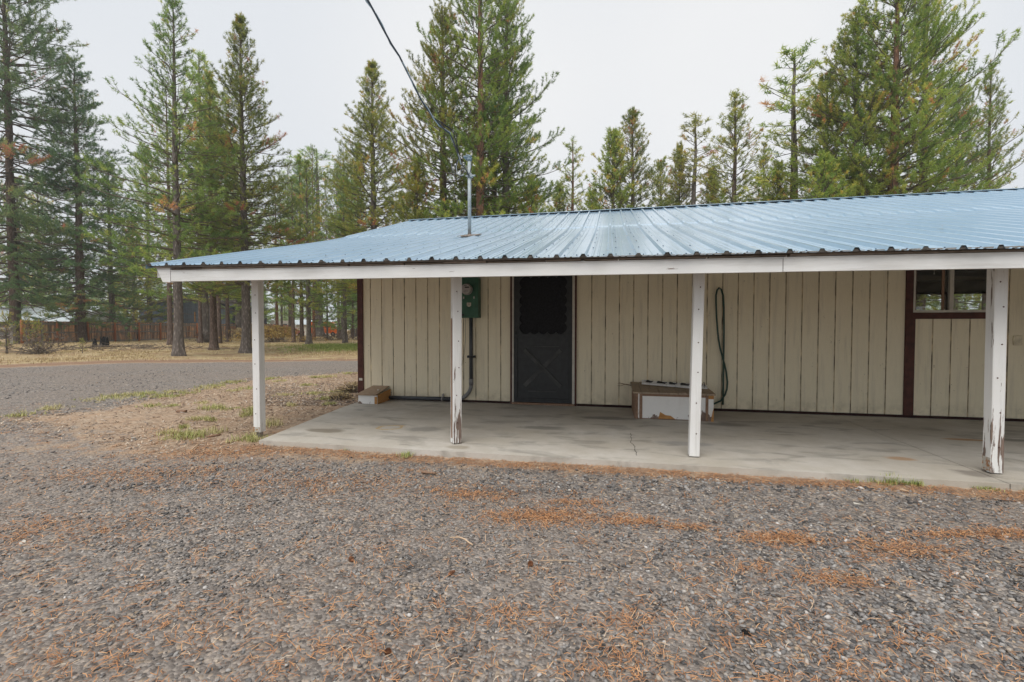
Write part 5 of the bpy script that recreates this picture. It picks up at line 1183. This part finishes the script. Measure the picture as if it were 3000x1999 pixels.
def needle_litter():
    r_=np.random.RandomState(9); X_=[];Y_=[]
    n=120000; y=1.25+(7.5-1.25)*r_.rand(n)**1.5; x=(r_.rand(n)*2-1)*y*1.22
    d=np.full(n,.095)+.19*np.clip(wav(x,y,2.9,4)+.6*wav(x,y,6.3,1)-.15,0,1)
    for (px,py,rx,ry,kk) in pw:
        # ragged drifts
        q=((x-px)/rx)**2+((y-py)/ry)**2; d=np.maximum(d,kk*.75*np.exp(-q*(1+.9*wav(x,y,7,2)))*(.65+.5*wav(x,y,11,3)))
    a_=x*CT-y*ST; b_=x*ST+y*CT
    d=np.maximum(d,.35*sstep(.16-np.abs(b_-3.98),0,.12)); k=(r_.rand(n)<d)&(seg_dist(x,y,GRAV)>-.5)&((b_<4.1)|(a_<-3.9)); x,y=x[k],y[k]
    # extra for the strongest drifts
    for (px,py,rx,ry,kk) in pw:
        m=int(1300*kk*rx*ry/.07*(1.25 if py>2.6 else .55))+15; m=min(m,2600); X_.append(px+r_.normal(size=m)*rx*.5); Y_.append(py+r_.normal(size=m)*ry*.5)
    m=3200; aa=r_.uniform(-3.6,4.2,m); bb=r_.uniform(3.86,4.11,m); X_.append(aa*CT+bb*ST); Y_.append(-aa*ST+bb*CT)
    # clumps of a dozen needles, as they fall
    m=420; cx=(r_.rand(m)*2-1); cy=1.3+4.2*r_.rand(m)**1.4; cx=cx*cy*1.2
    for i in range(m):
        q=r_.randint(5,22); X_.append(cx[i]+r_.normal(size=q)*.035); Y_.append(cy[i]+r_.normal(size=q)*.03)
    x=np.concatenate([x]+X_); y=np.concatenate([y]+Y_); ok=(y>1.0); x,y=x[ok],y[ok]; n=len(x)
    z=gz_(x,y)+.006+.008*r_.rand(n); L=.018+.027*r_.rand(n); a=r_.rand(n)*6.28; bend=r_.normal(size=n)*.35; w_=(.00085+.0002*y)
    pts=[];
    px,py=x-np.cos(a)*L/2,y-np.sin(a)*L/2
    cx_,cy_=[px],[py]
    for s in (0,1): aa=a+bend*(s-.5)*1.6; px=px+np.cos(aa)*L/2; py=py+np.sin(aa)*L/2; cx_.append(px); cy_.append(py)
    nxv,nyv=-np.sin(a)*w_,np.cos(a)*w_; tl=r_.normal(size=n)*.004
    V=[]
    for j in range(3):
        zz=z+(j-1)*tl+(j==1)*.002
        V+= [np.column_stack([cx_[j]-nxv,cy_[j]-nyv,zz]),np.column_stack([cx_[j]+nxv,cy_[j]+nyv,zz+.0008])]
    V=np.stack(V,1).reshape(-1,3); b_=np.arange(n)[:,None]*6; F=np.concatenate([b_+np.array([[0,1,3,2]]),b_+np.array([[2,3,5,4]])]); t=np.clip(r_.normal(.5,.24,n),0,1)
    stuff('pine_needle_litter',V,F,np.concatenate([t,t]),M['needle'],'fallen orange pine needles strewn over gravel and dirt','needles')
needle_litter()
def dirt_litter():
    r_=np.random.RandomState(31); n=30000; x=r_.uniform(-9,-2.3,n); y=r_.uniform(4.4,13,n)
    sd_=seg_dist(x,y,GRAV); a_=x*CT-y*ST; b_=x*ST+y*CT
    k=(sd_<.35)&~((a_>-3.95)&(b_>4.1))&(r_.rand(n)<np.clip(.6+.5*wav(x,y,1.9,2)+.35*wav(x,y,5,4),.08,1)); x,y=x[k],y[k]; n=len(x)
    L=.03+.05*r_.rand(n); a=r_.rand(n)*6.28; w_=.0022+.00035*y; z=gz_(x,y)+.004+.008*r_.rand(n)
    dx,dy=np.cos(a)*L/2,np.sin(a)*L/2; nx_,ny_=-np.sin(a)*w_,np.cos(a)*w_; tl=r_.normal(size=n)*.006
    V=np.stack([np.column_stack([x-dx-nx_,y-dy-ny_,z-tl]),np.column_stack([x-dx+nx_,y-dy+ny_,z-tl+.001]),np.column_stack([x+dx+nx_,y+dy+ny_,z+tl+.001]),np.column_stack([x+dx-nx_,y+dy-ny_,z+tl])],1).reshape(-1,3)
    F=np.arange(n)[:,None]*4+np.array([[0,1,2,3]])
    m=N('dirt_litter'); m.set(col=m.ramp(m.attr('tint'),[(0.,(.12,.08,.06)),(.4,(.33,.22,.145)),(.7,(.48,.33,.22)),(.9,(.60,.48,.35)),(1.,(.62,.57,.5))]),rough=.85)
    stuff('dirt_litter',V,F,r_.rand(n),m.mat,'brown needles and bits of duff on the bare dirt left of the slab','litter')
dirt_litter()
def roof_litter():
    r_=np.random.RandomState(19); n=700; a=r_.uniform(-4.6,8,n); b=4.0+6.4*r_.rand(n)**1.8; k=r_.rand(n)<(.35+.4*wav(a,b,2,1)); a,b=a[k],b[k]; n=len(a)
    V=[];F=[]
    for i in range(n):
        z=roofz(b[i],a[i])+.024; t=r_.rand()*6.28; l=.02+.03*r_.rand(); p=Vector((a[i],b[i],z)); q=p+Vector((math.cos(t)*l,math.sin(t)*l,math.sin(t)*l*.26)); s=Vector((-math.sin(t),math.cos(t),0))*.004
        k=len(V); V+=[tuple(W(*(p-s))),tuple(W(*(p+s))),tuple(W(*(q+s))),tuple(W(*(q-s)))]; F.append((k,k+1,k+2,k+3))
    stuff('roof_needle_litter',np.array(V),np.array(F),r_.rand(n),M['needle'],'scattered dry needles lying on the blue roof','needles')
roof_litter()
def chips():
    r_=np.random.RandomState(29); n=2600; u=r_.uniform(740,1060,n); v=r_.uniform(1125,1190,n); V=[];F=[];T=[]
    x2=r_.uniform(-13,-2.4,1700); y2=r_.uniform(4.9,12,1700)
    P=[gp(a,b) for a,b in zip(u,v)]+list(zip(x2,y2)); P=[p for p in P if seg_dist(np.array([p[0]]),np.array([p[1]]),GRAV)[0]<0.05 and not (p[0]*CT-p[1]*ST>-3.95 and p[0]*ST+p[1]*CT>4.1)]
    for i,(x,y) in enumerate(P):
        l=.012+.05*r_.rand()**2.5*1.3; w_=.004+.010*r_.rand(); a=r_.rand()*6.28; z=float(gz_(x,y))+.010; c,s=math.cos(a),math.sin(a); tl=r_.normal()*.15; q=len(V)
        for (i_,j_,k_) in ((-1,-1,0),(1,-1,0),(1,1,0),(-1,1,0),(-1,-1,1),(1,-1,1),(1,1,1),(-1,1,1)):
            X0,Y0=i_*l/2,j_*w_/2; V.append((x+X0*c-Y0*s,y+X0*s+Y0*c,z+k_*.005+X0*tl))
        F+=[(q,q+3,q+2,q+1),(q+4,q+5,q+6,q+7),(q,q+1,q+5,q+4),(q+1,q+2,q+6,q+5),(q+2,q+3,q+7,q+6),(q+3,q,q+4,q+7)]; T+=[r_.rand()]*6
    m=N('bark_chips'); m.set(col=m.ramp(m.attr('tint'),[(0.,(.06,.045,.035)),(.45,(.2,.15,.12)),(.8,(.40,.33,.27)),(1.,(.65,.61,.56))]),rough=.9)
    stuff('bark_chips',np.array(V),np.array(F),np.array(T),m.mat,'scattered bark chips and twigs on the bare earth left of the slab','debris')
chips()
# ------------------------------------------------------------------ countable bits on the ground
def stick(name,pts,r_,label,mat='boxw',cat='stick'):
    P=[Vector((*gp(u,v),-.05+dz)) for u,v,dz in pts]; b=P[0].copy(); o=MB().tube([p-b for p in P],r_,7).build(name,M[mat],None,loc=b); tag(o,label,cat)
M['palestick']=simple('bleached_stick',(.55,.40,.27),.8,.2)
stick('stick',[(1318,1584,.018),(1345,1585,.022),(1362,1590,.02),(1374,1598,.016),(1385,1604,.014)],[.003,.0045,.0045,.0045,.004],'curved bleached stick on open gravel in the middle foreground','palestick')
stick('stick',[(2890,1414,.01),(2960,1428,.012),(2992,1434,.01)],[.008,.008,.007],'straight pale stick by the slab edge at the right','white_metal')
stick('stick',[(1575,1650,.012),(1630,1649,.014),(1690,1652,.012)],[.002,.002,.002],'long thin straw lying right of the pine cone','palestick')
stick('stick',[(605,1283,.012),(630,1281,.02),(648,1278,.016)],[.01,.012,.008],'short brown stick lying among the left grass tufts')
stick('stick',[(1010,1316-20,.012),(900,1330-8,.010)],[.003,.003],'long thin straw on the brown strip beside the slab','palestick')
stick('stick',[(560,1322,.01),(578,1312,.03),(585,1309,.02)],[.006,.007,.004],'pale forked twig on gravel below the left tufts','palestick')
stick('stick',[(1235,1462-75,.012),(1275,1466-75,.012)],[.010,.009],'thick brown stick piece at the drip line','boxw')
stick('stick',[(985,1207-40,.02),(1010,1160,.03),(1035,1163,.02)],[.012,.01,.008],'dark twig near the small wooden box at the corner','limb')
def cone(u,v,label,s=.013):
    x,y=gp(u,v); o=empty('pine_cone',(x,y,-.05+s*.8),u); tag(o,label,'pine cone',group='pine cones on the gravel'); o.rotation_euler=(R(75),0,u%6)
    mb=MB(); k=0
    for i in range(9):
        t=i/8; rr=s*(math.sin(PI*(.12+.8*t))); z=(t-.5)*s*2.4
        for j in range(8):
            a=j*2*PI/8+i*.39; c,s_=math.cos(a),math.sin(a); w_=s*.28
            mb.add([(c*rr*.5-s_*w_*.4,s_*rr*.5+c*w_*.4,z),(c*rr*.5+s_*w_*.4,s_*rr*.5-c*w_*.4,z),(c*rr*1.15+s_*w_,s_*rr*1.15-c*w_,z+s*.35),(c*rr*1.15-s_*w_,s_*rr*1.15+c*w_,z+s*.35)],[(0,1,2,3)])
    mb.tube([(0,0,-s*1.2),(0,0,s*1.1)],[s*.4,s*.3],8); mb.build('cone_scales',simple('cone_brown',(.28,.13,.07),.8,.2,0,.3,60),o)
cone(1554,1657,'brown pine cone nearest the middle of the foreground gravel'); cone(1322,1685,'brown pine cone below the curved bleached stick'); cone(1030,1645,'reddish pine cone on gravel left of the bleached stick'); cone(1135,1917,'pine cone low in the foreground left of centre',.012)
x,y=gp(532,1209); tag(MB().box(-.06,.06,-.035,.035,0,.035,0,.003).build('wood_block',M['boxw'],None,loc=(x,y,-.05),rz=.1),'small dark wood block on the bare dirt','wood block')
x,y=gp(66,1593); tag(jag(0,0,.018,.014,8,9).build('white_stone',M['white_metal'],None,loc=(x,y,-.05)),'single bright white stone in the left foreground','stone')
x,y=gp(2185,1855); tag(jag(0,0,.016,.012,4,9).build('dark_clod',M['char'],None,loc=(x,y,-.052)),'dark damp clod in a hollow of the lower right gravel','clod')
# paper-like scraps
for i,(u,v,l) in enumerate(((2515,1485,'torn white paper scrap on right gravel'),(395,1288,'small white scrap on the dirt at left'),(2650,1445,'pinkish dry leaf scrap below the right grass tuft'))):
    x,y=gp(u,v); tag(MB().add([(-.03,-.012,.012),(.03,-.006,.02),(.025,.014,.014),(-.028,.01,.022),(-.03,-.012,.010),(.03,-.006,.018),(.025,.014,.012),(-.028,.01,.020)],[(0,1,2,3),(7,6,5,4),(0,4,5,1),(1,5,6,2),(2,6,7,3),(3,7,4,0)]).build('scrap',M['white_metal'] if i<2 else M['palestick'],None,loc=(x,y,-.045),rz=i*1.1+2.6),l,'scrap')
# crack in the slab
def crack(L,w_,name,label):
    P=[Vector((*gp(u,v,0.0),.0)) for u,v in L]; Q=[]; r=random.Random(3)
    for p,q in zip(P,P[1:]):
        for k in range(4): t=k/4; Q.append(p.lerp(q,t)+Vector((r.uniform(-.008,.008),r.uniform(-.008,.008),0)))
    Q.append(P[-1]); mb=MB(); vs=[]; 
    for i,p in enumerate(Q): s=w_*(.5+r.random()); vs+=[(p.x-s,p.y,.0012),(p.x+s,p.y,.0012)]
    mb.add(vs,[(2*i,2*i+1,2*i+3,2*i+2) for i in range(len(Q)-1)]); o=mb.build(name,M['char']); tag(o,label,'crack')
    return o
c_=crack(CR,.0022,'slab_crack','x'); 
for k_ in ('label','category'): del c_[k_]
mw=c_.matrix_world.copy(); c_.parent=slabo; c_.matrix_parent_inverse=Matrix.Rotation(-TH,4,'Z').inverted()
print('tris approx',sum(d['n'] for d in ARCH.values()),{k:d['n'] for k,d in ARCH.items()})

# ================================================================== thin damp air
hz=MB().box(-260,300,-45,200,-1.4,34).build('haze',[],None); hz['kind']='stuff'
hm=bpy.data.materials.new('damp_air'); hm.use_nodes=True; t_=hm.node_tree; t_.nodes.clear()
ho_=t_.nodes.new('ShaderNodeOutputMaterial'); pv=t_.nodes.new('ShaderNodeVolumePrincipled'); pv.inputs['Color'].default_value=(.90,.94,.97,1); pv.inputs['Density'].default_value=.0009; pv.inputs['Anisotropy'].default_value=.2
t_.links.new(pv.outputs[0],ho_.inputs['Volume']); hz.data.materials.clear(); hz.data.materials.append(hm)
